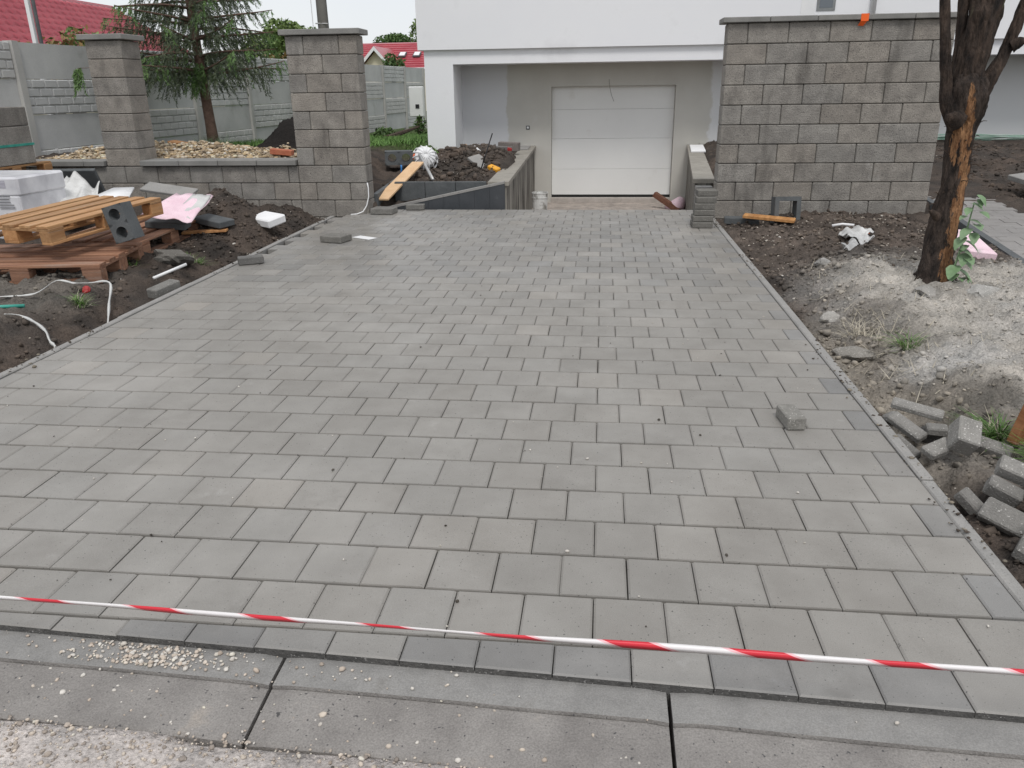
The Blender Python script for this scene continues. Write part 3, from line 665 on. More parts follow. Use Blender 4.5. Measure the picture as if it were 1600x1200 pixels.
for i in range(n):
    t = i/(n-1); x = -5+10*t; y = -.232-.0225*x; z = .2-.012*math.cos((x+.3)*.55)+.012
    z = .2
    a = .9+.5*math.sin(x*1.7)+.3*math.sin(x*4.1+1); hw = .0085+.0008*math.sin(x*5.3); tw = .3*math.sin(x*2.1)+.22*math.sin(x*6.3+.7)
    z += .012*(x/2.5)**2-.004+.0012*math.sin(x*9)
    ca, sa = math.cos(tw), math.sin(tw)
    for q, o_ in ((-1, .0), (.15, .0022), (1, .0005), (.2, -.0022)): vs.append((x, y+sa*hw*q-ca*o_, z+ca*hw*q+sa*o_))
for i in range(n-1):
    for k in range(4): fs.append((4*i+k, 4*i+(k+1) % 4, 4*i+4+(k+1) % 4, 4*i+4+k))
tag(MB().add(vs, fs).build('barrier_tape', 'barrier', smooth=True), 'twisted red and white barrier tape stretched across the front of the driveway', 'tape')

# ------------------------------------------------------------------ heap area between pillar and ramp wall
def hollow_block(name, label, loc, rot, size, holes, m='darkgrey', r=None, sq=False):
    """block with round (or square) through holes on its face (local -y to +y)"""
    t = MB(); w_, d, h = size; n = 16; nh = len(holes); cw = w_/nh
    for s_ in (-1, 1):
        y = s_*d/2
        for i in range(nh):
            cx = -w_/2+cw*(i+.5); ring = []; outr = []
            for k in range(n):
                a = 2*math.pi*(k+(0 if sq else .5))/n; c_, s2 = math.cos(a), math.sin(a)
                if sq: f = r/max(abs(c_), abs(s2)); ring.append((cx+c_*f, y, s2*f))
                else: ring.append((cx+r*c_, y, r*s2))
                f = min(cw/2/abs(c_) if abs(c_) > 1e-6 else 9, h/2/abs(s2) if abs(s2) > 1e-6 else 9); outr.append((cx+c_*f, y, s2*f))
            fs = [((k, (k+1) % n, n+(k+1) % n, n+k) if s_ > 0 else (n+k, n+(k+1) % n, (k+1) % n, k)) for k in range(n)]
            t.add(ring+outr, fs)
            for sx in (-1, 1):
                for sz in (-1, 1):
                    a = [p for p in outr if abs(p[0]-(cx+sx*cw/2)) < 1e-6 and p[2]*sz > 0]; b = [p for p in outr if abs(p[2]-sz*h/2) < 1e-6 and (p[0]-cx)*sx > 0]
                    if a and b:
                        a = max(a, key=lambda p: abs(p[2])); b = max(b, key=lambda p: abs(p[0]-cx)); t.add([a, (cx+sx*cw/2, y, sz*h/2), b], [(0, 1, 2), (2, 1, 0)])
    for i in range(nh):
        cx = -w_/2+cw*(i+.5); vs = []
        for y in (-d/2, d/2):
            for k in range(n):
                a = 2*math.pi*(k+(0 if sq else .5))/n; c_, s2 = math.cos(a), math.sin(a); f = r/max(abs(c_), abs(s2)) if sq else r; vs.append((cx+c_*f, y, s2*f))
        t.add(vs, [(k, n+k, n+(k+1) % n, (k+1) % n) for k in range(n)])
    for q in (((-1, -1), (1, -1)), ((1, -1), (1, 1)), ((1, 1), (-1, 1)), ((-1, 1), (-1, -1))):
        (a, b), (c_, e) = q; t.add([(a*w_/2, -d/2, b*h/2), (c_*w_/2, -d/2, e*h/2), (c_*w_/2, d/2, e*h/2), (a*w_/2, d/2, b*h/2)], [(0, 1, 2, 3)])
    o = t.build(name, m); o.location = loc; o.rotation_euler = rot; return tag(o, label, 'block')
hollow_block('hollow_block', 'dark hollow block with round holes lying on the soil between pillar and house', (-2.95, 10.0, .45), (0, 0, .25), (.4, .24, .19), (0, 0), r=.062)
hollow_block('hollow_block', 'dark grey block with two round holes leaning upright against the pallets', (-3.80, 4.28, .42), (-.16, 1.3, -.1), (.29, .16, .165), (0, 0), r=.047)
hollow_block('hollow_block', 'square concrete frame block standing in the soil before the block wall', (1.93, 6.97, .14), (-.12, 0, .1), (.27, .14, .27), (0,), 'darkgrey', r=.092, sq=True)
# white slotted dome lying on its side, with a grey pipe
wt = thing('plastic_dome', 'white slotted plastic dome lying on the dark soil heap', 'plastic dome', (-2.58, 10.05, .42), (math.radians(62), 0, .35))
vs = []; fs = []; b = MB()
dome = MB()
for k in range(14):
    a = 2*math.pi*k/14; dome.tube([(.19*math.cos(e_)*math.cos(a), .19*math.cos(e_)*math.sin(a), .17*math.sin(e_)) for e_ in np.linspace(0, 1.45, 7)], .012, 6)
dome.build('ribs', 'white', wt, smooth=True, local=True)
lathe([(.19, -.02), (.2, .0), (.19, .02), (.175, 0), (.19, -.02)], 24).build('rim', 'white', wt, smooth=True, local=True)
lathe([(0, .165), (.09, .155), (.13, .12), (.15, .11), (.15, .1), (.0, .12)], 24).build('cap', 'white', wt, smooth=True, local=True)
lathe([(.0, -.05), (.13, -.03), (.16, .0), (.15, .04), (.0, .08)], 14).build('filling', 'film', wt, smooth=True, local=True)
tag(MB().tube([(-2.62, 9.9, .5), (-2.2, 8.75, .27)], .022, 10).build('pipe', 'steel', smooth=True), 'grey pipe leaning from the white dome down over the planter kerb', 'pipe')
blk('plank', 'pale wooden plank lying diagonally over the planter', 'plank', (-2.62, 8.72, .27), (.2, 0, -.09), (.17, 1.55, .025), 'wood_pale', .003)
blk('brick_piece', 'small orange brick shard on the soil at the lawn edge', 'brick', (-3.0, 11.4, .34), (.3, .2, .5), (.2, .1, .07), 'orange', color=None)
blk('plank', 'short brown board stuck in the soil by the house pier', 'board', (-2.32, 11.6, .42), (.4, -.4, .7), (.35, .14, .03), 'wood_new', .003)
tag(MB().tube([(-2.72, 9.15, .22), (-2.715, 9.16, .38), (-2.715, 9.16, .42)], .012, 8).build('blue_pipe', 'blue', smooth=True), 'short blue pipe end sticking up beside the planter corner', 'pipe')
tag(MB().obox((-2.66, 8.95, .2), (.06, .05, .06), (.2, .2, .3), .004).build('red_scrap', 'red'), 'small red scrap by the planter corner under the blue pipe', 'scrap')
tag(MB().tube([(-1.72, 9.85, .3), (-1.56, 9.95, .78)], .009, 8).build('iron_rod', 'black', smooth=True), 'thin black iron rod sticking up out of the soil heap', 'rod')
tag(MB().tube([(-1.97, 10.9, .53), (-1.83, 10.7, .45), (-1.68, 10.45, .36), (-1.57, 10.3, .33), (-1.5, 10.34, .33)], .022, 8).build('white_pipe', 'white', smooth=True), 'bent white plastic pipe lying on the heap beside the ramp wall', 'pipe')
tag(MB().obox((-1.52, 9.72, .31), (.17, .1, .07), (.2, .3, -.5), .01).build('yellow_tool', 'yellow'), 'small yellow tool lying against the ramp wall coping', 'tool')
blk('slab_piece', 'grey slab leaning in the heap under the white pipe', 'slab', (-1.76, 10.15, .35), (.2, .45, -.7), (.4, .22, .04), 'edging')
blk('loose_paver', 'dark grey kerb piece on the heap by the garage wall', 'paver', (-1.72, 11.9, .42), (0, .05, .1), (.45, .18, .1), 'raw', color=(.6, .58, .58))
blk('loose_paver', 'reddish grey block lying behind the kerb piece by the ramp wall', 'paver', (-1.62, 12.6, .42), (0, .05, -.1), (.36, .2, .14), 'raw', color=(.75, .68, .66))
blk('red_scrap', 'small red plastic scrap lying by the blocks next to the ramp wall', 'scrap', (-1.52, 11.75, .43), (.1, .2, .3), (.07, .06, .05), 'red')

# ------------------------------------------------------------------ pallets and packs on the left
def pallet(label, loc, rot, m, tone):
    t = thing('pallet', label, 'pallet', loc, rot, 'wooden pallets stacked left of the driveway'); L_, W_ = 1.2, .8
    def bd(n, x, y, z, sx, sy, sz): MB().obox((x, y, z), (sx, sy, sz), (0, 0, random.uniform(-.008, .008)), .003).build(n, m, t, local=True, color=tuple(c*tone for c in jit(.14, .05)))
    for y in (-L_/2, 0, L_/2):
        yy = y*(1-.1/L_) if y else 0
    for k, x in enumerate(np.linspace(-W_/2+.06, W_/2-.06, 5)): bd('top_board', x, 0, .133, (.142, .1, .142, .1, .142)[k] if False else .112, L_, .022)
    for y in (-L_/2+.07, 0, L_/2-.07):
        bd('cross_board', 0, y, .111, W_, .14, .022)
        for x in (-W_/2+.05, 0, W_/2-.05): bd('block', x, y, .061, .1 if x else .14, .14, .078)
    for x in (-W_/2+.05, 0, W_/2-.05): bd('bottom_board', x, 0, .011, .1 if x else .14, L_, .022)
    return t
pallet('new orange-brown pallet lying on top of the older brown pallets', (-4.345, 4.45, .356), (.053, .0, -.217), 'wood_new', 1.)
pallet('weathered brown pallet at the front, its slats running to the left edge', (-4.36, 4.05, .065), (.0, -.03, math.pi/2+.14), 'wood_old', 1.)
pallet('reddish brown pallet under the new one, nearest to the soil mound', (-4.33, 5.25, .07), (.02, .015, .03), 'wood_old', 1.05)
for k, (x, y, z, r_) in enumerate(((-4.03, 5.35, .235, .2), (-3.78, 5.75, .2, -.4))):
    blk('dark_slab', ('grey slab lying on the brown pallet', 'dark grey slab lying between pallet and soil mound')[k], 'slab', (x, y, z), (.04, .1, r_), (.36, .2, .06), 'darkgrey')
blk('plank', 'short orange plank sticking out under the pallets towards the mound', 'plank', (-3.82, 5.62, .12), (0, -.03, .22), (.42, .1, .024), 'wood_new', .003, color=(1.1, 1, .9))
def sheet(name, label, cat, pts, nu, nv, fn, m, th=.006):
    """a bent sheet: bilinear between four corner points with offset fn(u,v)"""
    a, b, c_, d = [Vector(p) for p in pts]; vs = []; fs = []
    for j in range(nv+1):
        for i in range(nu+1):
            u, v = i/nu, j/nv; p = a*(1-u)*(1-v)+b*u*(1-v)+c_*u*v+d*(1-u)*v; vs.append(p+Vector(fn(u, v)))
    n1 = len(vs); vs += [v-Vector((0, 0, th)) for v in vs]
    w_ = nu+1
    for j in range(nv):
        for i in range(nu):
            k = j*w_+i; fs += [(k, k+1, k+w_+1, k+w_), (n1+k+w_, n1+k+w_+1, n1+k+1, n1+k)]
    ed = [i for i in range(nu)]+[]
    for i in range(nu):
        fs.append((i+1, i, n1+i, n1+i+1)); k = nv*w_+i; fs.append((k, k+1, n1+k+1, n1+k))
    for j in range(nv):
        k = j*w_; fs.append((k, k+w_, n1+k+w_, n1+k)); k = j*w_+nu; fs.append((k+w_, k, n1+k, n1+k+w_))
    return tag(MB().add(vs, fs).build(name, m, smooth=True), label, cat)
def wr_(a, f, s=0): return lambda u, v: (0, 0, a*math.sin(f*u*3+s)*math.cos(f*v*2.3+2*s)+.4*a*math.sin(f*5*u+3*v+s))
pk = sheet('foam_sheet', 'pink sheet with a grey half hanging off the pallet by the soil mound', 'sheet', [(-4.12, 5.05, .36), (-3.72, 5.2, .28), (-3.80, 5.85, .43), (-4.12, 5.75, .47)], 12, 10, wr_(.012, 4), 'pink')
o = sheet('x', 'x', 'x', [(-3.94, 5.3, .335), (-3.725, 5.25, .292), (-3.805, 5.82, .438), (-3.97, 5.79, .458)], 8, 8, wr_(.004, 4), 'greyfilm'); o.parent = pk; o.name = 'grey_half'
for k_ in ('label', 'category'): del o[k_]
# wrapped pack with print
pkx = thing('wrapped_pack', 'plastic wrapped pack with printed lettering at the left edge behind the pallets', 'package', (-5.9, 5.6, 0), (0, 0, .0))
MB().box(-6.5, -5.43, 5.3, 6.0, .05, .3, .015).box(-6.49, -5.437, 5.302, 5.99, .29, .5, .015).box(-6.5, -5.425, 5.3005, 6.0, .49, .67, .02).build('wrapping', 'wrap', pkx)
MB().box(-6.4, -5.55, 5.298, 5.302, .57, .64).build('wrap_band', 'wrap_dark', pkx)
for k in range(9):
    ln = random.uniform(.1, .17); x0 = -5.66+(.05 if k > 4 else 0)+random.uniform(0, .02); MB().box(x0, x0+ln, 5.291, 5.2945, .49-.026*k-(.03 if k > 4 else 0), .497-.026*k-(.03 if k > 4 else 0)).build('print_line', 'ink', pkx)
cu = bpy.data.curves.new('letter', 'FONT'); cu.body = 'T'; cu.size = .13; cu.extrude = .001
lo = bpy.data.objects.new('tmp', cu); col.objects.link(lo); bpy.context.view_layer.update()
lm = bpy.data.meshes.new_from_object(lo.evaluated_get(bpy.context.evaluated_depsgraph_get())); bpy.data.objects.remove(lo)
lt = bpy.data.objects.new('printed_letter', lm); lm.materials.clear(); lm.materials.append(M['ink']); col.objects.link(lt); lt.parent = pkx
lt.location = (-5.88+5.9, 5.293-5.6, .26); lt.rotation_euler = (math.pi/2, 0, 0)
pts = [(-5.93+.014*i, 5.291, .235+.028*math.sin(i*1.5)+.012*math.sin(i*.8)+.002*i) for i in range(24)]
MB().tube(pts, .0035, 5).build('printed_script', 'ink', pkx)
# block pack on a pallet further left
p2 = pallet('orange pallet carrying concrete blocks at the far left edge of the picture', (-6.75, 6.55, .52), (0, 0, .02), 'wood_new', 1.)
bp = thing('block_pack', 'grey concrete blocks strapped on a pallet at the far left edge', 'blocks', (-6.8, 6.6, .67))
for k in range(3):
    for j in range(2): MB().box(-7.15+.4*j+.002, -6.755+.4*j, 6.2, 6.9, .667+.2*k+.002, .865+.2*k, .008).build('block', 'block', bp, color=(1.25-.25*k,)*3)
MB().box(-7.155, -6.345, 6.19, 6.91, .86, .885).build('strap', 'teal', bp)
MB().prism([(-6.62, 6.185, .9), (-6.4, 6.185, .9), (-6.45, 6.185, 1.0), (-6.62, 6.185, 1.03)], (0, .004, 0)).build('paper_label', 'white', bp)
blk('pack_base', 'second wrapped pack under the far pallet at the left edge', 'package', (-6.75, 6.55, .26), (0, 0, 0), (.8, .8, .5), 'wrap', .02)
blk('leaning_slab', 'dark grey slab leaning in front of the low wall at left', 'slab', (-6.03, 7.1, .42), (.5, 0, .1), (.5, .05, .36), 'darkgrey')
sheet('plastic_sheet', 'crumpled white plastic sheet between the pack and the pallets', 'plastic sheet', [(-5.45, 5.55, .3), (-4.95, 5.5, .2), (-5.25, 6.3, .46), (-5.75, 6.5, .62)], 22, 22, wr_(.05, 3.3, 1), 'film')
sheet('white_board', 'white board lying behind the top pallet', 'board', [(-5.1, 5.6, .38), (-4.65, 5.75, .40), (-4.85, 6.25, .47), (-5.05, 6.2, .47)], 2, 2, lambda u, v: (0, 0, 0), 'foam', .02)
o = blk('foam_block', 'white foam block lying on the soil at the foot of the low wall', 'foam block', (-3.45, 6.26, hz(-3.45, 6.26)+.055), (.16, .06, -.45), (.3, .24, .085), 'foam', .012)
blk('loose_paver', 'pale grey board edge behind the top pallet against the low wall', 'board', (-4.75, 6.75, .38), (.3, .12, -.1), (.6, .2, .03), 'edging')
hub = blk('red_cup', 'small red plastic cup lying by the front pallet corner', 'cup', (-3.66, 3.46, .07), (.3, .2, .5), (.05, .075, .045), 'red', .015)
def ribbon(name, label, pts, wd, m, cat='tape'):
    vs = []; fs = []; P_ = [Vector(p) for p in pts]
    Q = []
    for i in range(len(P_)-1):
        for k in range(6):
            t = k/6; a = P_[max(i-1, 0)]; b = P_[i]; c_ = P_[i+1]; d = P_[min(i+2, len(P_)-1)]
            Q.append(.5*((2*b)+(-a+c_)*t+(2*a-5*b+4*c_-d)*t*t+(-a+3*b-3*c_+d)*t**3))
    Q.append(P_[-1])
    for i, p in enumerate(Q):
        t = (Q[min(i+1, len(Q)-1)]-Q[max(i-1, 0)]).normalized(); s_ = t.cross(Vector((0, 0, 1))).normalized(); a = .8*math.sin(i*.5); s_ = s_*math.cos(a)+Vector((0, 0, 1))*math.sin(a)
        hw = wd*(.6+.4*abs(math.sin(i*.7)))/2; up_ = Vector((0, 0, .004))
        vs += [p+s_*hw, p+up_, p-s_*hw, p-up_]
    for i in range(len(Q)-1):
        for k in range(4): fs.append((4*i+k, 4*i+(k+1) % 4, 4*i+4+(k+1) % 4, 4*i+4+k))
    return tag(MB().add(vs, fs).build(name, m, smooth=True), label, cat)
def tz(x, y, d=.02): return (x, y, hz(x, y)+d)
ribbon('old_tape', 'dirty white tape trailing from the pallets over the soil to the driveway edge', [tz(-4.45, 3.1), tz(-4.1, 3.2), tz(-3.9, 3.25, .05), (-3.83, 3.4, .15), (-3.72, 3.42, .13), tz(-3.6, 3.4, .1), tz(-3.5, 3.5, .1), tz(-3.4, 3.3, .06), tz(-3.28, 3.05)], .022, 'greyfilm')
ribbon('old_tape', 'torn white tape lying on the bank at the far left, nearest the street', [tz(-3.75, 2.75), tz(-3.6, 2.72, .04), tz(-3.45, 2.68, .04), tz(-3.38, 2.62, .05), tz(-3.28, 2.52, .04), tz(-3.2, 2.38, .03)], .024, 'greyfilm')
ribbon('old_tape', 'short white tape end at the left driveway edge below the paver', [tz(-3.25, 3.0), tz(-3.21, 2.93), tz(-3.19, 2.85)], .05, 'film')
tag(MB().tube([tz(-4.3, 2.85), tz(-4.0, 2.92), tz(-3.8, 3.0)], .012, 8).build('green_hose', 'teal', smooth=True), 'short green hose lying on the grey soil at the left edge', 'hose')
tag(MB().tube([(-3.37, 3.85, .07), (-3.24, 4.12, .12)], .012, 8).build('white_tube', 'white', smooth=True), 'thin white plastic tube sticking out of the soil left of the driveway', 'tube')

# ------------------------------------------------------------------ right verge
rub = [  # x, y, z, rx, ry, rz, sx, sy, sz, tone, label
 (1.40, 1.66, .05, .15, .1, -.45, .30, .09, .04, 1.1, 'long thin cut paver strip lying uppermost in the rubble pile'),
 (1.325, 1.55, .01, .3, .25, -.95, .24, .08, .05, .95, 'thin cut strip leaning against the right edging stone'),
 (1.29, 1.44, -.035, .2, .2, -1.15, .2, .06, .05, .8, 'narrow strip wedged between edging and the rubble'),
 (1.44, 1.53, .01, .1, .0, -.2, .12, .08, .05, .9, 'short paver stub in the middle of the upper rubble'),
 (1.385, 1.36, .0, .25, -.1, .55, .2, .09, .045, 1.15, 'speckled cut strip pointing at the driveway'),
 (1.475, 1.36, .06, .5, .25, -.15, .13, .17, .13, 1.2, 'chunky cut paver standing tilted on the rubble'),
 (1.60, 1.38, -.0, .3, .15, -.5, .2, .09, .06, .95, 'half buried speckled strip beside the grass tuft'),
 (1.545, 1.05, .05, .35, .25, -.4, .22, .1, .075, 1.1, 'two-tone broken paver lying above another one'),
 (1.475, 1.0, .0, .25, .3, -.45, .17, .09, .08, .85, 'brownish broken paver below the two-tone one'),
 (1.36, .96, -.04, .1, .5, -.8, .18, .08, .06, .85, 'dark cut end right beside the edging crack'),
 (1.43, .84, -.03, .55, .15, -.75, .26, .12, .06, .95, 'long speckled cut strip lying deep in the pile'),
 (1.59, .86, .04, .5, -.1, .55, .16, .14, .1, 1.2, 'tilted cut paver with a sparkling broken face'),
 (1.56, .66, .05, .25, .2, .45, .26, .24, .075, 1.15, 'largest pale paver on the rubble at the right picture edge'),
 (1.42, .60, -.03, .1, .25, -.6, .22, .14, .06, .8, 'dark paver corner under the large pale paver'),
 (1.40, .42, -.04, .2, .3, -.6, .2, .12, .06, .85, 'lowest dark paver piece beside the edging'),
]
for x, y, z, a, b, c_, sx, sy, sz, t, l in rub:
    blk('broken_paver', l, 'paver', (x, y, z-.012), (a*1.2, b*1.2, c_), (sx*.7, sy*.72, sz*.72), 'raw', .006, (t, t*.99, t*.97), 'broken pavers piled at the right driveway edge')
blk('plank', 'yellow-brown plank lying in front of the block wall', 'plank', (1.74, 6.83, .075), (.05, .05, -.33), (.52, .13, .03), 'wood_new', .003, color=(1.15, 1.05, .85))
blk('dark_kerb', 'dark kerb stone lying at the foot of the block wall by the edging', 'kerb stone', (1.5, 7.05, .015), (0, 0, -.12), (.36, .14, .07), 'darkgrey')
blk('wood_board', 'brown wooden board edge at the right picture border', 'board', (1.90, 1.50, .06), (.1, .2, .5), (.5, .04, .2), 'wood_new', .004, color=(.62, .5, .46))
sheet('plastic_rag', 'crumpled white plastic rag lying on the dark soil before the wall', 'plastic', [tz(2.02, 5.1, .05), tz(2.2, 5.0, .05), tz(2.35, 5.5, .09), tz(2.12, 5.65, .09)], 20, 20, lambda u, v: (.03*math.sin(9*v), .03*math.sin(8*u),   .028*math.sin(7*u+4*v)*math.cos(6*v)+.012*math.sin(19*u+5*v)+.008*math.sin(31*v)), 'film')
sheet('plastic_rag', 'smaller twisted white plastic tail below the crumpled rag', 'plastic', [tz(1.9, 4.72, .03), tz(1.99, 4.74, .04), tz(2.1, 5.05, .06), tz(2.0, 5.08, .06)], 12, 12, lambda u, v: (.02*math.sin(9*v), 0, .025*math.sin(7*u+4*v)), 'film')
blk('orange_scrap', 'orange scrap poking out of the crumpled white plastic rag', 'scrap', (2.33, 5.62, .15), (.3, .2, .4), (.1, .04, .03), 'orange', .004)
tag(MB().tube([tz(2.25, 6.35, .03), tz(2.35, 6.37, .05), tz(2.45, 6.33, .03)], .014, 6).build('white_scrap', 'white', smooth=True), 'thin white plastic scrap lying before the block wall', 'scrap')
def px_(y): return 3.12+.17*(y-4.4)
# rocks
def rock(label, x, y, s, c=(.9, .9, .88), sz=.6, rz=0):
    import bmesh
    bm = bmesh.new(); bmesh.ops.create_icosphere(bm, subdivisions=3, radius=1)
    sd = random.uniform(0, 50)
    for v in bm.verts:
        p = v.co; n = float(fbm(np.array([p.x*1.3+sd]), np.array([p.y*1.3+p.z*1.7]), 1.2, 4)[0]); v.co = p*(1+.55*n)
        for ax in ((.6, .5, .6), (-.7, .3, .4), (.1, -.8, .5), (0, 0, 1)):
            d = v.co.dot(Vector(ax).normalized())
            if d > .72: v.co -= Vector(ax).normalized()*(d-.72)*.85
    me = bpy.data.meshes.new('rock'); bm.to_mesh(me); bm.free(); me.materials.append(M['raw'])
    o = bpy.data.objects.new('rock', me); col.objects.link(o); o.scale = (s, s*.75, s*sz); o.rotation_euler = (random.uniform(-.3, .3), random.uniform(-.3, .3), rz)
    o.location = (x, y, hz(x, y)+s*sz*.3); o.color = (*c, 1); return tag(o, label, 'rock', 'rocks on the right verge')
rock('elongated pale rock lying against the right edging stone', 1.41, 2.62, .11, (1.1, 1.06, 1.), .5, -.7)
rock('round whitish rock in the dark hollow of the right verge', 1.49, 3.42, .07, (1.7, 1.68, 1.65), .8)
rock('small pale rock on the dark soil below the plastic rag', 1.72, 4.55, .07, (1.3, 1.3, 1.3), .7)
rock('broad flat grey rock on the dry soil right of the tree foot', 2.36, 3.35, .11, (1.5, 1.5, 1.48), .5, .3)
rock('flat grey rock on the dry soil in front of the tree foot', 2.08, 3.4, .1, (1.4, 1.38, 1.35), .35)
rock('grey rock behind the rubble pile at the edging', 1.38, 1.82, .07, (.9, .9, .9), .5)
rock('dark rock among the thin cut strips', 1.43, 1.58, .055, (.4, .4, .4), .7)
rock('grey rock beside the plank under the white tape, left bank', -3.6, 4.55, .16, (.6, .58, .55), .5)
# soil clods and stones
def rnd(n, x0, x1, y0, y1): return rng.uniform(x0, x1, n), rng.uniform(y0, y1, n)
def clod_place(n):
    xs, ys = [], []
    for f, b in ((.16, (1.3, 3.2, 4.3, 7.3)), (.05, (1.3, 1.7, .3, 4.6)), (.22, (-5.3, -3.2, 1.6, 7.5)), (.12, (-4.6, -3.25, 5., 7.4)), (.2, (-2.75, -1.45, 8.6, 13.)), (.06, (3.8, 9, 8., 13.5))):
        x, y = rnd(int(n*f), *b); xs.append(x); ys.append(y)
    x = np.concatenate(xs); y = np.concatenate(ys); return np.stack([x, y, HN(x, y)-.004], -1)
def clod_col(p): return soil_col(p[:, 0], p[:, 1])*1.15
tag(lumps(15000, clod_place, .02, clod_col, 'soil_clods', 'clod', flat=.8, smooth=True), 'crumbs and clods of soil strewn over the banks', 'soil')
def chip_place(n):
    x, y = rnd(n, 1.3, 3.1, 4.2, 7.3); return np.stack([x, y, HN(x, y)-.003], -1)
tag(lumps(1300, chip_place, .014, [(.55, .5, .46), (.4, .36, .33), (.8, .77, .73), (.3, .26, .23)], 'wall_foot_stones', 'stone', flat=.6), 'pale stone bits in the brown soil before the block wall', 'stones')
tag(lumps(1000, clod_place, .013, [(.9, .88, .85), (.7, .66, .6), (.5, .47, .44), (1., 1., 1.)], 'stone_bits', 'stone', flat=.7), 'small pale stones scattered over the soil', 'stones')
def sand_place(n):
    x, y = rnd(n, 1.28, 3.2, .3, 4.9); return np.stack([x, y, HN(x, y)-.002], -1)
tag(lumps(9000, sand_place, .0095, lambda p: soil_col(p[:, 0], p[:, 1])*1.05, 'dry_crumbs', 'clod', flat=.6), 'dry crumbs on the pale soil of the right verge', 'soil')
def heapstone(n):
    x = rng.normal(-2.0, .55, n); y = rng.normal(10.8, .8, n); k = (x > -2.9) & (x < -1.45) & (y > 8.7) & (y < 13); x, y = x[k], y[k]; return np.stack([x, y, HN(x, y)-.01], -1)
def back_place(n):
    x, y = rnd(n, 3.9, 9.5, 7.9, 13.4); k = x > px_(y)+.8; x, y = x[k], y[k]; return np.stack([x, y, HN(x, y)-.01], -1)
tag(lumps(7000, back_place, .026, clod_col, 'far_soil_lumps', 'clod', flat=.8, smooth=True), 'dark lumps of dug earth beyond the side path', 'soil')
tag(lumps(900, heapstone, .05, clod_col, 'heap_lumps', 'clod', flat=.8, smooth=True), 'dark lumps of earth on the heap before the garage recess', 'soil')
def spill(n):
    y = rng.uniform(.3, 7.2, n); l = rng.random(n) < .6; off = np.abs(rng.normal(0, .05, n)); x = np.where(l, -3.17+off, 1.255-off*.8); k = fbm(y*1.3, y*0+3., 1., 3) > -.12; x, y = x[k], y[k]; return np.stack([x, y, np.full(len(x), .004)], -1)
tag(lumps(700, spill, .009, [(.07, .058, .05), (.1, .085, .07), (.2, .18, .15)], 'spilled_soil', 'clod', flat=.6, smooth=True), 'crumbs of soil spilled over the edging stones', 'soil')
# pebbles behind the low wall
def pebble_place(n):
    x, y = rnd(n, -8.1, -3.65, 7.92, 9.7); h = H(x, y); k = h > .52+.05*rng.random(n); x, y = x[k], y[k]; return np.stack([x, y, HN(x, y)], -1)
tag(lumps(17000, pebble_place, .03, [(.95, .84, .68), (.8, .66, .48), (1.05, .98, .88), (.62, .5, .36), (.9, .74, .5), (.45, .38, .3)], 'pebble_heap', 'stone', flat=.6, smooth=True), 'heap of beige pebbles behind the low block wall', 'pebbles')
blk('plank', 'brown board lying on the pebbles by the spruce', 'board', (-5.75, 9.5, .67), (.05, .12, -.2), (.9, .16, .03), 'wood_new', .003, color=(.7, .65, .6))
blk('brick_piece', 'dark red brick on the pebbles beside the pillar', 'brick', (-4.15, 8.6, .64), (0, .1, .1), (.28, .14, .07), 'brickred')
# blades: grass and straw
def blades(n, place, length, width, lean, name, m, curve=.5, kind='stuff', lab=None, cat=None, parent=None):
    pts = place(n); n = len(pts); L_ = length*rng.uniform(.45, 1.2, n); az = rng.uniform(0, 6.28, n); ln = lean*rng.uniform(.3, 1.3, n)
    d = np.stack([np.cos(az)*np.sin(ln), np.sin(az)*np.sin(ln), np.cos(ln)], -1); side = np.stack([-np.sin(az), np.cos(az), 0*az], -1)*width/2
    V = []
    for t, w_ in ((0, 1), (.5, .8), (1, .12)):
        p = pts+d*(L_*t)[:, None]; p = p+np.stack([np.cos(az), np.sin(az), 0*az], -1)*(curve*L_*t*t*.5)[:, None]; p[:, 2] -= curve*L_*t*t*.45
        V += [p-side*w_, p+side*w_]
    V = np.stack(V, 1).reshape(-1, 3); b = np.arange(n)*6
    F_ = np.concatenate([np.stack([b, b+1, b+3, b+2], 1), np.stack([b+2, b+3, b+5, b+4], 1)])
    o = npmesh(name, V, F_, m, parent)
    if kind: tag(o, kind=kind)
    if lab: tag(o, lab, cat)
    return o
def lawn(n):
    x, y = rnd(n, -7.2, -2.8, 11.5, 24); k = (x > -8.2+.085*(y-9.6)) & ((x < -3.5) | (y < 13.7)) & (np.hypot(x+2.8, (y-11)*.8) > 1.0); x, y = x[k], y[k]; return np.stack([x, y, HN(x, y)-.01], -1)
blades(26000, lawn, .14, .012, .6, 'lawn', 'grass', lab='patch of green grass behind the pillar along the fence', cat='grass')
def straw_pl(n):
    x = np.concatenate([rng.normal(1.62, .1, n//2), rng.uniform(1.4, 2.8, n-n//2)]); y = np.concatenate([rng.normal(2.75, .3, n//2), rng.uniform(1.8, 4.6, n-n//2)]); return np.stack([x, y, HN(x, y)], -1)
blades(380, straw_pl, .12, .0045, 1.5, 'straw', 'straw', .15, lab='dry straw stalks strewn over the pale soil of the right verge', cat='straw')
def tuft(name, label, x, y, r, n, ln, m, lean=.75, cv=.8):
    def pl_(k):
        a = rng.uniform(0, 6.28, k); q = r*np.sqrt(rng.random(k)); xx, yy = x+q*np.cos(a), y+q*np.sin(a); return np.stack([xx, yy, HN(xx, yy)-.01], -1)
    t = thing(name, label, 'grass', (x, y, 0)); 
    o = blades(n, pl_, ln, .0045, lean, 'blades', m, cv, None); o.parent = t; o.location = (-x, -y, 0)
    o = blades(n//3, pl_, ln, .004, lean*1.2, 'dry_blades', 'straw', cv, None); o.parent = t; o.location = (-x, -y, 0)
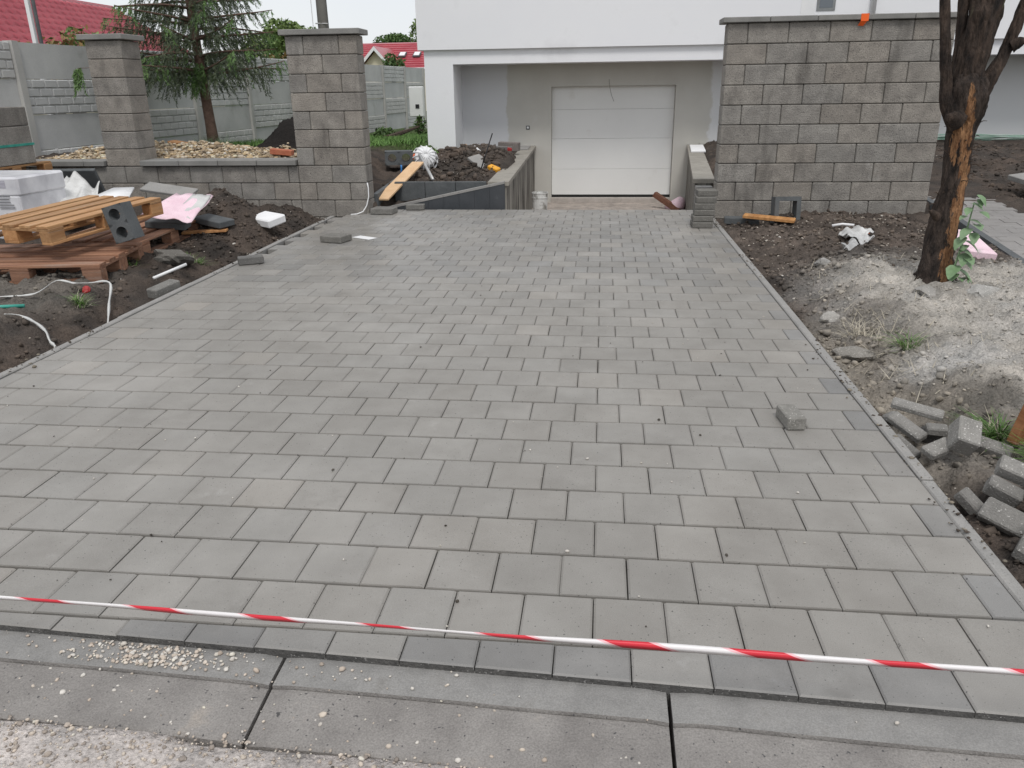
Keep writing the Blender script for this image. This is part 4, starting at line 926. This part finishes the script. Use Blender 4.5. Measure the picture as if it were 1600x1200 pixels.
tuft('grass_tuft', 'bushy green grass tuft behind the rubble at the right edge', 1.66, 1.5, .05, 260, .15, 'grass')
tuft('grass_tuft', 'yellowish grass tuft at the right picture edge, lower of two', 1.74, 1.22, .05, 200, .15, 'grass')
tuft('grass_tuft', 'thin green grass tuft on the pale soil of the right verge', 1.66, 2.55, .04, 90, .13, 'grass')
tuft('grass_tuft', 'dry grass clump above the thin green tuft on the right verge', 1.55, 2.95, .07, 60, .16, 'straw')
tuft('grass_tuft', 'small grass tuft on the left bank beneath the trailing tape', -3.55, 3.2, .04, 90, .12, 'grass')
tuft('grass_tuft', 'grass tuft on the left bank beside the brown pallet and mound', -3.5, 4.75, .06, 130, .12, 'grass')
tuft('grass_tuft', 'sparse grass under the front pallet corner', -3.85, 4.3, .1, 80, .1, 'grass')
tuft('grass_tuft', 'tall weeds at the foot of the spruce', -6.65, 11.8, .25, 260, .4, 'weed', .5)

# paved side path on the right
def px_(y): return 3.12+.17*(y-4.4)
path = struct(MB().prism([(px_(3.6), 3.6, -.1), (px_(3.6)+.75, 3.6, -.1), (px_(9.4)+.75, 9.4, -.1), (px_(9.4), 9.4, -.1)], (0, 0, .15)).build('path', 'bed'))
tagm = {}
for r in range(29):
    for k in range(4):
        y0 = 3.6+r*.2; x0 = (k-(.5 if r % 2 else 0))*.2
        xa, xb = max(x0, .05), min(x0+.2, .75)
        if xb-xa < .03: continue
        q = [(px_(y0)+xa+.002, y0+.002), (px_(y0)+xb-.002, y0+.002), (px_(y0+.2)+xb-.002, y0+.198), (px_(y0+.2)+xa+.002, y0+.198)]
        z = random.gauss(0, .001); MB().prism([(x, y, .05) for x, y in q], (0, 0, .055+z)).build('paving_stone', 'paver', path, color=(.95, .94, .97))
for r in range(6):
    y0, y1 = 3.6+r*.97, 3.6+(r+1)*.97-.004
    MB().prism([(px_(y0)-.02, y0, -.15), (px_(y0)+.045, y0, -.15), (px_(y1)+.045, y1, -.15), (px_(y1)-.02, y1, -.15)], (0, 0, .265)).build('edging_stone', 'darkgrey', path)
o = MB().obox((0, 0, 0), (.2, .72, .11), None, .006).build('foam_block', 'pink'); o.location = (2.98, 5.05, .12); o.rotation_euler = (.08, .1, -.12); tag(o, 'long pink foam block lying along the side path behind the tree', 'foam block')
blk('slab', 'flat grey slab lying on the dark soil beyond the side path', 'slab', (5.1, 8.35, .3), (.1, -.1, .2), (.5, .5, .06), 'edging', .006, (1.1, 1.1, 1))

# ------------------------------------------------------------------ bare tree on the right
tr = thing('bare_tree', 'dark barked tree with peeled orange patches on the right verge', 'tree', (2.47, 4.35, 0))
def limb(pts, rad, n=52, steps=110, amp=.12, seed=0, flare=0):
    P_ = [Vector(p) for p in pts]; m_ = len(P_); vs = []; 
    def cr(arr, t):
        i = min(int(t), m_-2); f = t-i; a, b, c_, d = arr[max(i-1, 0)], arr[i], arr[i+1], arr[min(i+2, m_-1)]
        return .5*((2*b)+(c_-a)*f+(2*a-5*b+4*c_-d)*f*f+(3*b-a-3*c_+d)*f**3)
    cols = []; u = Vector((1, 0, 0)); fs = []
    for s_ in range(steps+1):
        t = s_/steps*(m_-1); p = cr(P_, t); r = cr(rad, t); q = cr(P_, min(t+.01, m_-1))-cr(P_, max(t-.01, 0)); q.normalize()
        u = (u-q*u.dot(q)).normalized(); w_ = q.cross(u)
        for k in range(n):
            a = 2*math.pi*k/n
            nn = float(fbm(np.array([a*1.6+seed+3*math.sin(a)]), np.array([t*1.1+seed]), 1.1, 3)[0])*amp*1.6+abs(float(fbm(np.array([k*30/n*1.5+seed]), np.array([t*1.6]), 1., 3)[0]))*amp*1.3
            vs.append(p+(u*math.cos(a)+w_*math.sin(a))*r*(1+nn))
    for s_ in range(steps):
        for k in range(n): fs.append((s_*n+k, s_*n+(k+1) % n, (s_+1)*n+(k+1) % n, (s_+1)*n+k))
    fs.append(tuple(range(steps*n, steps*n+n))); return MB().add(vs, fs)
trunk = limb([(2.44, 4.3, -.1), (2.45, 4.32, .05), (2.46, 4.34, .3), (2.49, 4.38, .7), (2.50, 4.40, 1.05), (2.50, 4.4, 1.28), (2.50, 4.42, 1.42)], [.2, .125, .088, .08, .084, .112, .085], amp=.24, seed=3, steps=90)
# peeled wood patches by position on the camera side
def bare_hook(N, L, noise, ramp, mix, P, c):
    tc_ = N.new('ShaderNodeTexCoord'); va = N.new('ShaderNodeVectorMath'); va.operation = 'ADD'; va.inputs[1].default_value = (2.47, 4.35, 0); L.new(tc_.outputs['Object'], va.inputs[0]); P = va.outputs[0]
    sep = N.new('ShaderNodeSeparateXYZ'); L.new(P, sep.inputs[0])
    tot = None
    def mth(op, a, b):
        m_ = N.new('ShaderNodeMath'); m_.operation = op
        for i, v in enumerate((a, b)):
            if isinstance(v, (int, float)): m_.inputs[i].default_value = v
            else: L.new(v, m_.inputs[i])
        return m_.outputs[0]
    for cx, cz, wx, wz in ((2.445, 1.0, .022, .13), (2.50, 1.02, .032, .18), (2.53, .72, .036, .22), (2.515, .42, .045, .22), (2.48, .12, .05, .16), (2.475, 1.22, .02, .12)):
        d = mth('ADD', mth('POWER', mth('ABSOLUTE', mth('DIVIDE', mth('SUBTRACT', sep.outputs[0], cx), wx), 0), 2.), mth('POWER', mth('ABSOLUTE', mth('DIVIDE', mth('SUBTRACT', sep.outputs[2], cz), wz), 0), 2.))
        tot = d if tot is None else mth('MINIMUM', tot, d)
    mp = N.new('ShaderNodeMapping'); mp.inputs['Scale'].default_value = (1, 1, .3); L.new(P, mp.inputs[0])
    tot = mth('ADD', tot, mth('MULTIPLY', mth('SUBTRACT', noise(34., 6, .7, mp.outputs[0]), .5), 6.))
    tot = mth('ADD', tot, mth('MULTIPLY', mth('GREATER_THAN', sep.outputs[1], 4.42), 9))
    wood = mix(ramp(noise(40, 5, .7, mp.outputs[0]), .35, .65), (.11, .046, .02), (.38, .21, .105))
    return mix(ramp(tot, 1.25, .8), c, wood)
M['bark_peeled'] = mat('bark_peeled', (.013, .01, .009), (.068, .05, .04), 24, bump=1., bscale=38, fine=.35, fscale=70, stretch=(1, 1, .28), bdist=.04, rough=.95, hook=bare_hook)
M['bark_limb'] = mat('bark_limb', (.013, .01, .009), (.072, .05, .038), 24, bump=1., bscale=38, fine=.35, fscale=70, stretch=(1, 1, .28), bdist=.04, rough=.95, stain=(.085, .1, .05), stth=.62, stscale=6)
trunk.build('trunk', 'bark_peeled', tr, smooth=True); TREE_PARTS = True
limb([(2.45, 4.38, 1.08), (2.36, 4.38, 1.24), (2.325, 4.38, 1.42), (2.288, 4.38, 1.62), (2.245, 4.4, 1.9), (2.2, 4.42, 2.4)], [.055, .044, .035, .032, .03, .027], amp=.16, seed=8).build('limb', 'bark_limb', tr, smooth=True)
limb([(2.48, 4.41, 1.2), (2.49, 4.42, 1.45), (2.52, 4.44, 1.7), (2.54, 4.46, 1.95), (2.57, 4.5, 2.6)], [.09, .086, .088, .09, .075], amp=.2, seed=12).build('limb', 'bark_limb', tr, smooth=True)
limb([(2.45, 4.47, 1.25), (2.44, 4.5, 1.6), (2.41, 4.5, 1.85), (2.38, 4.52, 2.4)], [.05, .036, .03, .026], amp=.16, seed=16).build('limb', 'bark_limb', tr, smooth=True)
limb([(2.53, 4.4, 1.22), (2.6, 4.4, 1.36), (2.68, 4.42, 1.52), (2.73, 4.43, 1.68), (2.79, 4.45, 1.9), (2.9, 4.48, 2.4)], [.065, .048, .038, .034, .032, .027], amp=.2, seed=21).build('limb', 'bark_limb', tr, smooth=True)
limb([(2.43, 4.3, 1.13), (2.36, 4.27, 1.15), (2.33, 4.26, 1.165)], [.06, .04, .015], n=14, steps=14, amp=.15, seed=27).build('branch_stub', 'bark_limb', tr, smooth=True)
limb([(2.38, 4.25, .48), (2.32, 4.22, .52), (2.30, 4.21, .53)], [.03, .016, .006], n=10, steps=10, amp=.15, seed=29).build('branch_stub', 'bark_limb', tr, smooth=True)
limb([(2.72, 4.4, 1.6), (2.77, 4.38, 1.63), (2.79, 4.38, 1.64)], [.04, .03, .012], n=10, steps=10, amp=.2, seed=31).build('branch_stub', 'bark_limb', tr, smooth=True)
for k in range(26):
    z = random.uniform(.4, 1.2); a = random.uniform(0, 6.28); x, y = 2.5+.085*math.cos(a), 4.4-.08*abs(math.sin(a)); d = Vector((math.cos(a), -abs(math.sin(a)), random.uniform(-.3, .6)))*random.uniform(.03, .08)
    MB().tube([(x, y, z), Vector((x, y, z))+d*.6+Vector((0, 0, .01)), Vector((x, y, z))+d], [.004, .003, .0015], 5).build('twig', 'bark', tr)
# weed climbing at the trunk
WOFF = -.05
wdt = thing('weed_plant', 'leafy green weed growing up against the foot of the bare tree', 'plant', (2.55, 4.15, 0))
MB().tube([(2.47, 4.1, .0), (2.5, 4.11, .2), (2.54, 4.13, .42), (2.56, 4.14, .6)], [.008, .007, .006, .004], 6).build('stem', 'weed', wdt, smooth=True)
def leaf(parent, p, az, tilt, L_, w_, m='weed', name='leaf'):
    b = MB(); vs = []; n = 7
    for i in range(n):
        t = i/(n-1); hw = w_*math.sin(math.pi*min(1, t*.92+.06))**.8*(1-.35*t)*(1+.1*(i % 2)); z = -.35*L_*t*t
        vs += [(t*L_, -hw, z+.25*hw), (t*L_, 0, z), (t*L_, hw, z+.25*hw)]
    fs = []
    for i in range(n-1): fs += [(3*i, 3*i+3, 3*i+4, 3*i+1), (3*i+1, 3*i+4, 3*i+5, 3*i+2)]
    R = Euler((0, tilt, az)).to_matrix(); b.add([R @ Vector(v)+Vector(p) for v in vs], fs); return b.build(name, m, parent, smooth=True)
for p, az, tl, L_, w_ in (((2.61, 4.16, .6), -.3, -.1, .13, .045), ((2.61, 4.15, .58), -2.4, .1, .1, .04), ((2.6, 4.15, .44), -.6, .2, .1, .035), ((2.57, 4.13, .3), -2.2, .2, .13, .05), ((2.57, 4.13, .3), -.7, .45, .14, .05),
                          ((2.55, 4.12, .2), -1.3, .3, .14, .055), ((2.53, 4.1, .1), -2.3, .2, .15, .06), ((2.54, 4.1, .09), -.9, .2, .15, .06), ((2.5, 4.08, .05), -1.9, .1, .12, .05), ((2.6, 4.1, .12), .2, .3, .12, .045)):
    pass
for k in range(22):
    t = k/21; z = .05+.6*t; x = 2.50+.06*t+random.uniform(-.03, .05); az = random.choice((-2.3, -1.6, -.9, -.4))+random.uniform(-.3, .3); L_ = random.uniform(.07, .13)*(1.15-.4*t)
    leaf(wdt, (x, 4.1+.03*t, z), az, random.uniform(-.1, .5), L_, L_*.42)
for p, az, tl, L_, w_ in ():
    leaf(wdt, (p[0]-.06, p[1]-.02, p[2]), az, tl, L_, w_)

tr.location = (2.247, 3.80, .125); tr.scale = (.91,)*3
wdt.location = (2.55*.91, -1.733+.91*5.883, .125); wdt.scale = (.91,)*3
# ------------------------------------------------------------------ prefab concrete fence
def fl(y): return -8.42+.085*(y-9.6)
fyy = [7.5, 9.68, 11.9, 14.1, 16.25, 18.4, 20.6, 22.8, 25.0, 27.2, 29.4]
FT = 2.1
fence = thing('concrete_fence', 'grey prefab concrete panel fence running back along the left boundary', 'fence', (-8, 15, 0))
def fpt(y, off, z): return (fl(y)+off, y, z)
patt = [(1, 0, 1, 0), (0, 1, 0, 1), (1, 0, 1, 0), (0, 1, 0, 1), (1, 0, 1, 0), (0, 1, 0, 1), (1, 0, 1, 0), (0, 1, 0, 1), (1, 0, 1, 0), (0, 1, 0, 1)]
for i, y in enumerate(fyy):
    zb = .0; MB().prism([(fl(y)+.07, y-.065, zb-.3), (fl(y)+.07, y+.065, zb-.3), (fl(y)-.07, y+.065, zb-.3), (fl(y)-.07, y-.065, zb-.3)], (0, 0, FT-zb+.31)).build('fence_post', 'fence', fence, color=(.92, .9, .87))
for i in range(len(fyy)-1):
    ya, yb = fyy[i]+.066, fyy[i+1]-.066; base = FT-4*.5
    for k in range(4):
        z0 = base+.5*(3-k)+.004; z1 = z0+.492; dx = random.uniform(-.006, .006)
        p = MB().prism([(fl(ya)+.02+dx, ya, z0), (fl(yb)+.02+dx, yb, z0), (fl(yb)-.03+dx, yb, z0), (fl(ya)-.03+dx, ya, z0)], (0, 0, z1-z0)).build('fence_panel', 'fence', fence, color=jit(.07, .01))
        if patt[i][k]:
            rb = MB(); n = 8; st_ = (yb-ya)/n
            for rr in range(4):
                o_ = .5*st_ if rr % 2 else 0
                ys = [ya]+[ya+o_+st_*q for q in range(0 if rr % 2 else 1, n)]+[yb]
                for a, b in zip(ys[:-1], ys[1:]):
                    if b-a < .03: continue
                    zz0, zz1 = z0+.123*rr+.006, z0+.123*(rr+1)-.004; e = .012; f0 = .02+dx; f1 = .036+dx+random.uniform(0, .006)
                    vs = [fpt(a+.006, f0, zz0), fpt(b-.006, f0, zz0), fpt(b-.006, f0, zz1), fpt(a+.006, f0, zz1), fpt(a+.006+e, f1, zz0+e), fpt(b-.006-e, f1, zz0+e), fpt(b-.006-e, f1, zz1-e), fpt(a+.006+e, f1, zz1-e)]
                    rb.add(vs, [(4, 5, 6, 7), (0, 1, 5, 4), (1, 2, 6, 5), (2, 3, 7, 6), (3, 0, 4, 7)])
            rb.build('brick_relief', 'fence', p, color=jit(.05, .01))
# meter box by the fence
mbx = thing('meter_box', 'pale grey electric meter box on a post by the far fence', 'meter box', (-5.6, 24.5, 0))
MB().box(-6.12, -5.68, 24.4, 24.62, .55, 1.45, .02).build('cabinet', 'door', mbx); MB().box(-5.92, -5.8, 24.385, 24.4, .8, .92).build('dial', 'black', mbx); MB().box(-5.92, -5.76, 24.46, 24.56, -.1, .56).build('post', 'bark', mbx)

# ------------------------------------------------------------------ spruce
sp = thing('spruce_tree', 'spruce tree with drooping dark branches behind the low block wall', 'tree', (-6.78, 12, .4))
MB().tube([(-6.72, 12, .3), (-6.74, 12, .9), (-6.77, 12, 1.6), (-6.8, 12, 2.6), (-6.8, 12, 5.2)], [.11, .088, .08, .07, .02], 12).build('trunk', 'spruce_bark', sp, smooth=True)
olds, news, limbs = [], [], MB()
def strand(p, d, ln, out, dens=70):
    n = max(4, int(ln*dens)); p = np.array(p, float); d = np.array(d, float)
    for k in range(n):
        t = k/n; q = p+d*ln*t; q[2] -= ln*.35*t*t
        dd = d+np.array([0, 0, -.5*t]); dd /= np.linalg.norm(dd)
        for _ in range(2):
            v = rng.normal(0, 1, 3); v -= dd*v.dot(dd); v /= np.linalg.norm(v)+1e-9
            nd = dd*.75+v*.65; s_ = np.cross(nd, rng.normal(0, 1, 3)); s_ /= np.linalg.norm(s_)+1e-9
            l = .058*random.uniform(.6, 1.3); out.append((q+s_*.008, q-s_*.008, q+nd*l))
z = 1.66; wi = 0
while z < 4.6:
    nb = 7 if z < 3.2 else 5
    for k in range(nb):
        az = wi*1.1+2*math.pi*k/nb+random.uniform(-.25, .25); L_ = (1.75-.28*(z-1.4))*random.uniform(.75, 1.12); zz = z+random.uniform(-.08, .08)
        dr = random.uniform(.02, .16); pts = []
        for j in range(9):
            t = j/8; pts.append((-6.79+math.cos(az)*L_*t, 12+math.sin(az)*L_*t, zz+L_*(.16*t-dr*2*t*t+.1*t**3)))
        limbs.tube(pts, [.022*(1-.85*j/8)+.003 for j in range(9)], 6)
        ns = int(L_*(21 if z < 3.2 else 16))
        for s_ in range(ns):
            t = .1+.9*(s_+random.random())/ns; j = min(int(t*8), 7); f = t*8-j; p = Vector(pts[j]).lerp(Vector(pts[j+1]), f)
            sd_ = random.choice((-1, 1)); a2 = az+sd_*random.uniform(.3, 1.3); ln = random.uniform(.16, .44)*(.65+.5*math.sin(math.pi*min(t, .95)))
            d = Vector((math.cos(a2)*.55, math.sin(a2)*.55, -random.uniform(.3, 1.05))).normalized()
            tip = t > .8 or (random.random() < .12)
            strand(p, d, ln*(.6 if tip else 1), news if (tip and random.random() < .75) else olds, 62 if z < 3.2 else 30)
    z += .26; wi += 1
for ang, zz in ((-.6, 1.55), (-1.8, 1.7)):                   # fresh tufts near the trunk
    for q in range(26): strand((-6.76+random.uniform(-.1, .12), 11.85+random.uniform(-.1, .1), zz+random.uniform(-.05, .15)), (random.uniform(-.5, .5), -.3, -random.uniform(.4, 1)), random.uniform(.15, .3), news)
for q in range(16): strand((-7.94+random.uniform(-.06, .06), 10.4, 1.74+random.uniform(-.06, .03)), (random.uniform(-.35, .2), -.1, -random.uniform(.6, 1)), random.uniform(.12, .34), news)
limbs.tube([(-6.8, 12, 1.75), (-7.3, 11.3, 1.8), (-7.94, 10.4, 1.75)], [.015, .01, .004], 6)
limbs.build('branches', 'spruce_bark', sp, smooth=True)
for nm, arr, m in (('foliage', olds, 'needle'), ('fresh_foliage', news, 'needle_new')):
    V = np.array(arr).reshape(-1, 3); V = V-np.array([-6.78, 12, .4]); npmesh(nm, V, np.arange(len(V)).reshape(-1, 3), m, sp)

# ------------------------------------------------------------------ background
def blob_tree(name, label, cat, x, y, z0, crowns, m, n, ls, trunk=True):
    t = thing(name, label, cat, (x, y, 0)); V = []
    for (cx, cy, cz, rx, ry, rz, k) in crowns:
        for _ in range(int(n*k)):
            v = rng.normal(0, 1, 3); v /= np.linalg.norm(v); r = random.random()**.35*(1+.25*float(fbm(np.array([v[0]*2+cx]), np.array([v[2]*2+cz]), 1.5, 3)[0]))
            p = np.array([cx+v[0]*rx*r, cy+v[1]*ry*r, cz+v[2]*rz*r]); a = rng.normal(0, 1, 3); a /= np.linalg.norm(a); b = np.cross(a, rng.normal(0, 1, 3)); b /= np.linalg.norm(b)+1e-9
            l = ls*random.uniform(.6, 1.4); V += [p-a*l, p+b*l*.5, p+a*l, p-b*l*.5]
    V = np.array(V)-np.array([x, y, 0]); npmesh('crown', V, np.arange(len(V)).reshape(-1, 4), m, t)
    if trunk:
        tb = MB().tube([(x, y, -.2), (x, y, crowns[0][2])], [.18, .08], 8)
        for c_ in crowns[1:]: tb.tube([(x, y, crowns[0][2]*.6), (c_[0], c_[1], c_[2])], [.08, .03], 6)
        tb.build('trunk', 'bark', t)
    return t
# red roofed neighbour on the left
nh = thing('neighbour_house', 'neighbouring house with a big red tiled roof behind the fence on the left', 'house', (-20, 25, 0))
rX0, rX1, rZ0, rZ1, ry0, ry1 = -20.6, -15.6, 4.62, 1.75, 14., 33.
nU, nV = 700, 13; V = []
cs = np.linspace(0, 1, nV+1); P_ = []
us = np.linspace(0, 1, nU+1); rows = []
for j in range(nV):
    for e, lift in ((0., .0), (1., .065)):
        t = (j+e)/nV; x = rX0+(rX1-rX0)*t; zz = rZ0+(rZ1-rZ0)*t
        ph = us*(ry1-ry0)/.42*2*np.pi
        rows.append(np.stack([np.full(nU+1, x)+lift*.5, ry0+us*(ry1-ry0), zz+lift*1.3+.13*np.abs(np.sin(ph/2))**.7], -1))
V = np.concatenate(rows); w_ = nU+1; I = np.arange(len(rows)*w_).reshape(-1, w_); F_ = np.stack([I[:-1, :-1], I[:-1, 1:], I[1:, 1:], I[1:, :-1]], -1).reshape(-1, 4)
npmesh('roof_slope', V-np.array([-20, 25, 0]), F_[:, ::-1], 'roof_red', nh, True)
MB().prism([(rX0, ry0, rZ0-.08), (rX0-5, ry0, rZ1), (rX0-4.6, ry0, -.2), (rX1-.5, ry0, -.2), (rX1-.5, ry0, rZ1+.1)], (0, ry1-ry0-.3, 0)).build('wall', 'cream', nh)
MB().prism([(rX0+.05, ry0, rZ0+.06), (rX0-5.2, ry0, rZ1-.06), (rX0-5.2, ry0, rZ1+.04), (rX0, ry0, rZ0+.2)], (0, ry1-ry0, 0)).build('roof_back', 'roof_red', nh)
MB().tube([(rX0, ry0, rZ0+.05), (rX0, ry1, rZ0+.05)], .12, 10).build('ridge', 'roof_red', nh, smooth=True)
# white post in front of that roof
wp = thing('white_post', 'white metal post beside a dark pipe behind the fence at the left', 'post', (-8.95, 11., 0))
MB().box(-8.99, -8.93, 10.98, 11.04, 0, 5).build('post', 'white', wp); MB().tube([(-8.87, 11.02, 0), (-8.87, 11.02, 5)], .028, 8).build('pipe', 'darkgrey', wp, smooth=True)
# far house with gable and skylights
S_ = 56.7/41.7
def fh(x, z): return (x*S_, 1.39+(z-1.39)*S_)
fhx = thing('far_house', 'far cream house with a red roof, gable and two skylights beyond the fence', 'house', (-13, 55, 0))
def X_(x): return x*S_
def Z_(z): return 1.39+(z-1.39)*S_
yr, ye = 58.5, 54.0
rw_ = []
nr = 12
for j in range(nr):
    for e, lf in ((0, 0), (1, .07)):
        t = (j+e)/nr; rw_ += [(X_(-13.6), yr+(ye-yr)*t, Z_(3.66)+(Z_(2.3)-Z_(3.66))*t+lf), (X_(-6.), yr+(ye-yr)*t, Z_(3.66)+(Z_(2.3)-Z_(3.66))*t+lf)]
MB().add(rw_, [(2*i, 2*i+2, 2*i+3, 2*i+1) for i in range(len(rw_)//2-1)]).build('roof', 'roof_red', fhx)
MB().box(X_(-13.4), X_(-6.2), 54.4, 62, -.2, Z_(2.3)).build('wall', 'cream', fhx)
gy0 = 52.6; a0, a1, ap = X_(-11.55), X_(-10.2), X_(-10.85)
MB().prism([(a0+.1, gy0, -.2), (a1-.1, gy0, -.2), (a1-.1, gy0, Z_(2.45)), (ap, gy0, Z_(3.1)), (a0+.1, gy0, Z_(2.45))], (0, 3.5, 0)).build('gable_wall', 'cream', fhx)
for (xa, xb, m) in ((a0-.15, ap, 'roof_old'), (a1+.15, ap, 'roof_red')):
    MB().prism([(xa, gy0-.35, Z_(2.36)), (xb, gy0-.35, Z_(3.2)), (xb, gy0-.35, Z_(3.2)+.14), (xa, gy0-.35, Z_(2.36)+.14)], (0, 5., 0)).build('gable_roof', m, fhx)
    MB().prism([(xa, gy0-.42, Z_(2.36)-.12), (xb, gy0-.42, Z_(3.2)-.12), (xb, gy0-.42, Z_(3.2)+.12), (xa, gy0-.42, Z_(2.36)+.12)], (0, .06, 0)).build('bargeboard', 'white', fhx)
for xc in (-10.15, -9.4):
    t = .55; y = yr+(ye-yr)*t; z = Z_(3.66)+(Z_(2.3)-Z_(3.66))*t; ang = math.atan2(Z_(3.66)-Z_(2.3), yr-ye)
    s_ = MB().obox((X_(xc), y, z+.12), (.5, .75, .1), (ang, 0, 0)).build('skylight', 'darkgrey', fhx); MB().obox((X_(xc), y-.01, z+.18), (.38, .6, .02), (ang, 0, 0)).build('pane', 'white', s_)
# pole
pol = thing('utility_pole', 'grey concrete utility pole rising behind the pillar cap', 'pole', (-5.25, 14, 0))
MB().tube([(-5.22, 14, 0), (-5.25, 14, 4), (-5.28, 14, 8)], [.115, .092, .07], 14).build('shaft', 'pole', pol, smooth=True)
MB().tube([(-5.40, 13.9, 2.2), (-5.42, 13.9, 8)], .008, 5).build('wire', 'white', pol); MB().tube([(-5.36, 13.92, 2.55), (-5.12, 13.9, 2.54)], .012, 5).build('strap', 'steel', pol)
blob_tree('far_tree', 'round dark green treetop above the far red roof', 'tree', -16.5, 66, 0, [(-17.2, 66, 4.6, 1.5, 1, .9, 1), (-15.9, 66, 4.5, 1.3, 1, .7, .8), (-16.6, 66, 5., 1., 1, .6, .6)], 'leaf', 1500, .12)
blob_tree('far_tree', 'tall airy tree against the sky beside the white house', 'tree', -14.2, 66, 0, [(-14.3, 66, 5.2, 1.4, 1, 1., .6), (-13.3, 66, 6.2, 1.2, 1, 1.2, .6), (-14.6, 66, 6., .8, .8, .6, .3), (-12.6, 66, 7.4, 1.2, 1, 1.2, .6)], 'leaf_light', 1300, .12)
blob_tree('far_tree', 'pale green tree between the spruce and the pillar', 'tree', -12.4, 30, 0, [(-12.6, 30, 2.9, 1.2, 1, .7, 1), (-11.5, 30, 3.1, .9, .8, .6, .7), (-12.2, 30, 3.5, .7, .7, .5, .4)], 'leaf_light', 1500, .1)
blob_tree('bush', 'orange and green bush behind the fence below the red roof', 'bush', -9.9, 13.2, 0, [(-9.9, 13.2, 1.9, .55, .5, .5, 1), (-9.6, 13.2, 2.2, .4, .4, .35, .5)], 'leaf_light', 700, .05)
blob_tree('bush', 'rusty leaved bush behind the fence next to the white post', 'bush', -9.5, 12.0, 0, [(-9.6, 12., 1.9, .5, .4, .45, 1), (-9.1, 12.3, 2.15, .4, .4, .35, .5)], 'leaf_dry', 300, .05)
blob_tree('bush', 'small green bush in front of the far house skylights', 'bush', -10.5, 40, 0, [(-10.5, 40, 2.5, .6, .5, .5, 1)], 'leaf', 500, .1)
blob_tree('bush', 'rusty hedge top at the fence beside the pillar', 'bush', -9.6, 22, 0, [(-9.4, 22, 2.0, 1.1, .5, .4, 1)], 'leaf_dry', 400, .07)
blob_tree('bush', 'dark weeds at the foot of the far fence', 'bush', -5.9, 20.5, 0, [(-6.2, 21.5, .2, .35, .3, .18, 1), (-5.6, 23.5, .3, .2, .2, .3, .5)], 'leaf', 260, .06)
# a plain street edge behind the camera keeps the road surface going
sc.render.engine = 'CYCLES'
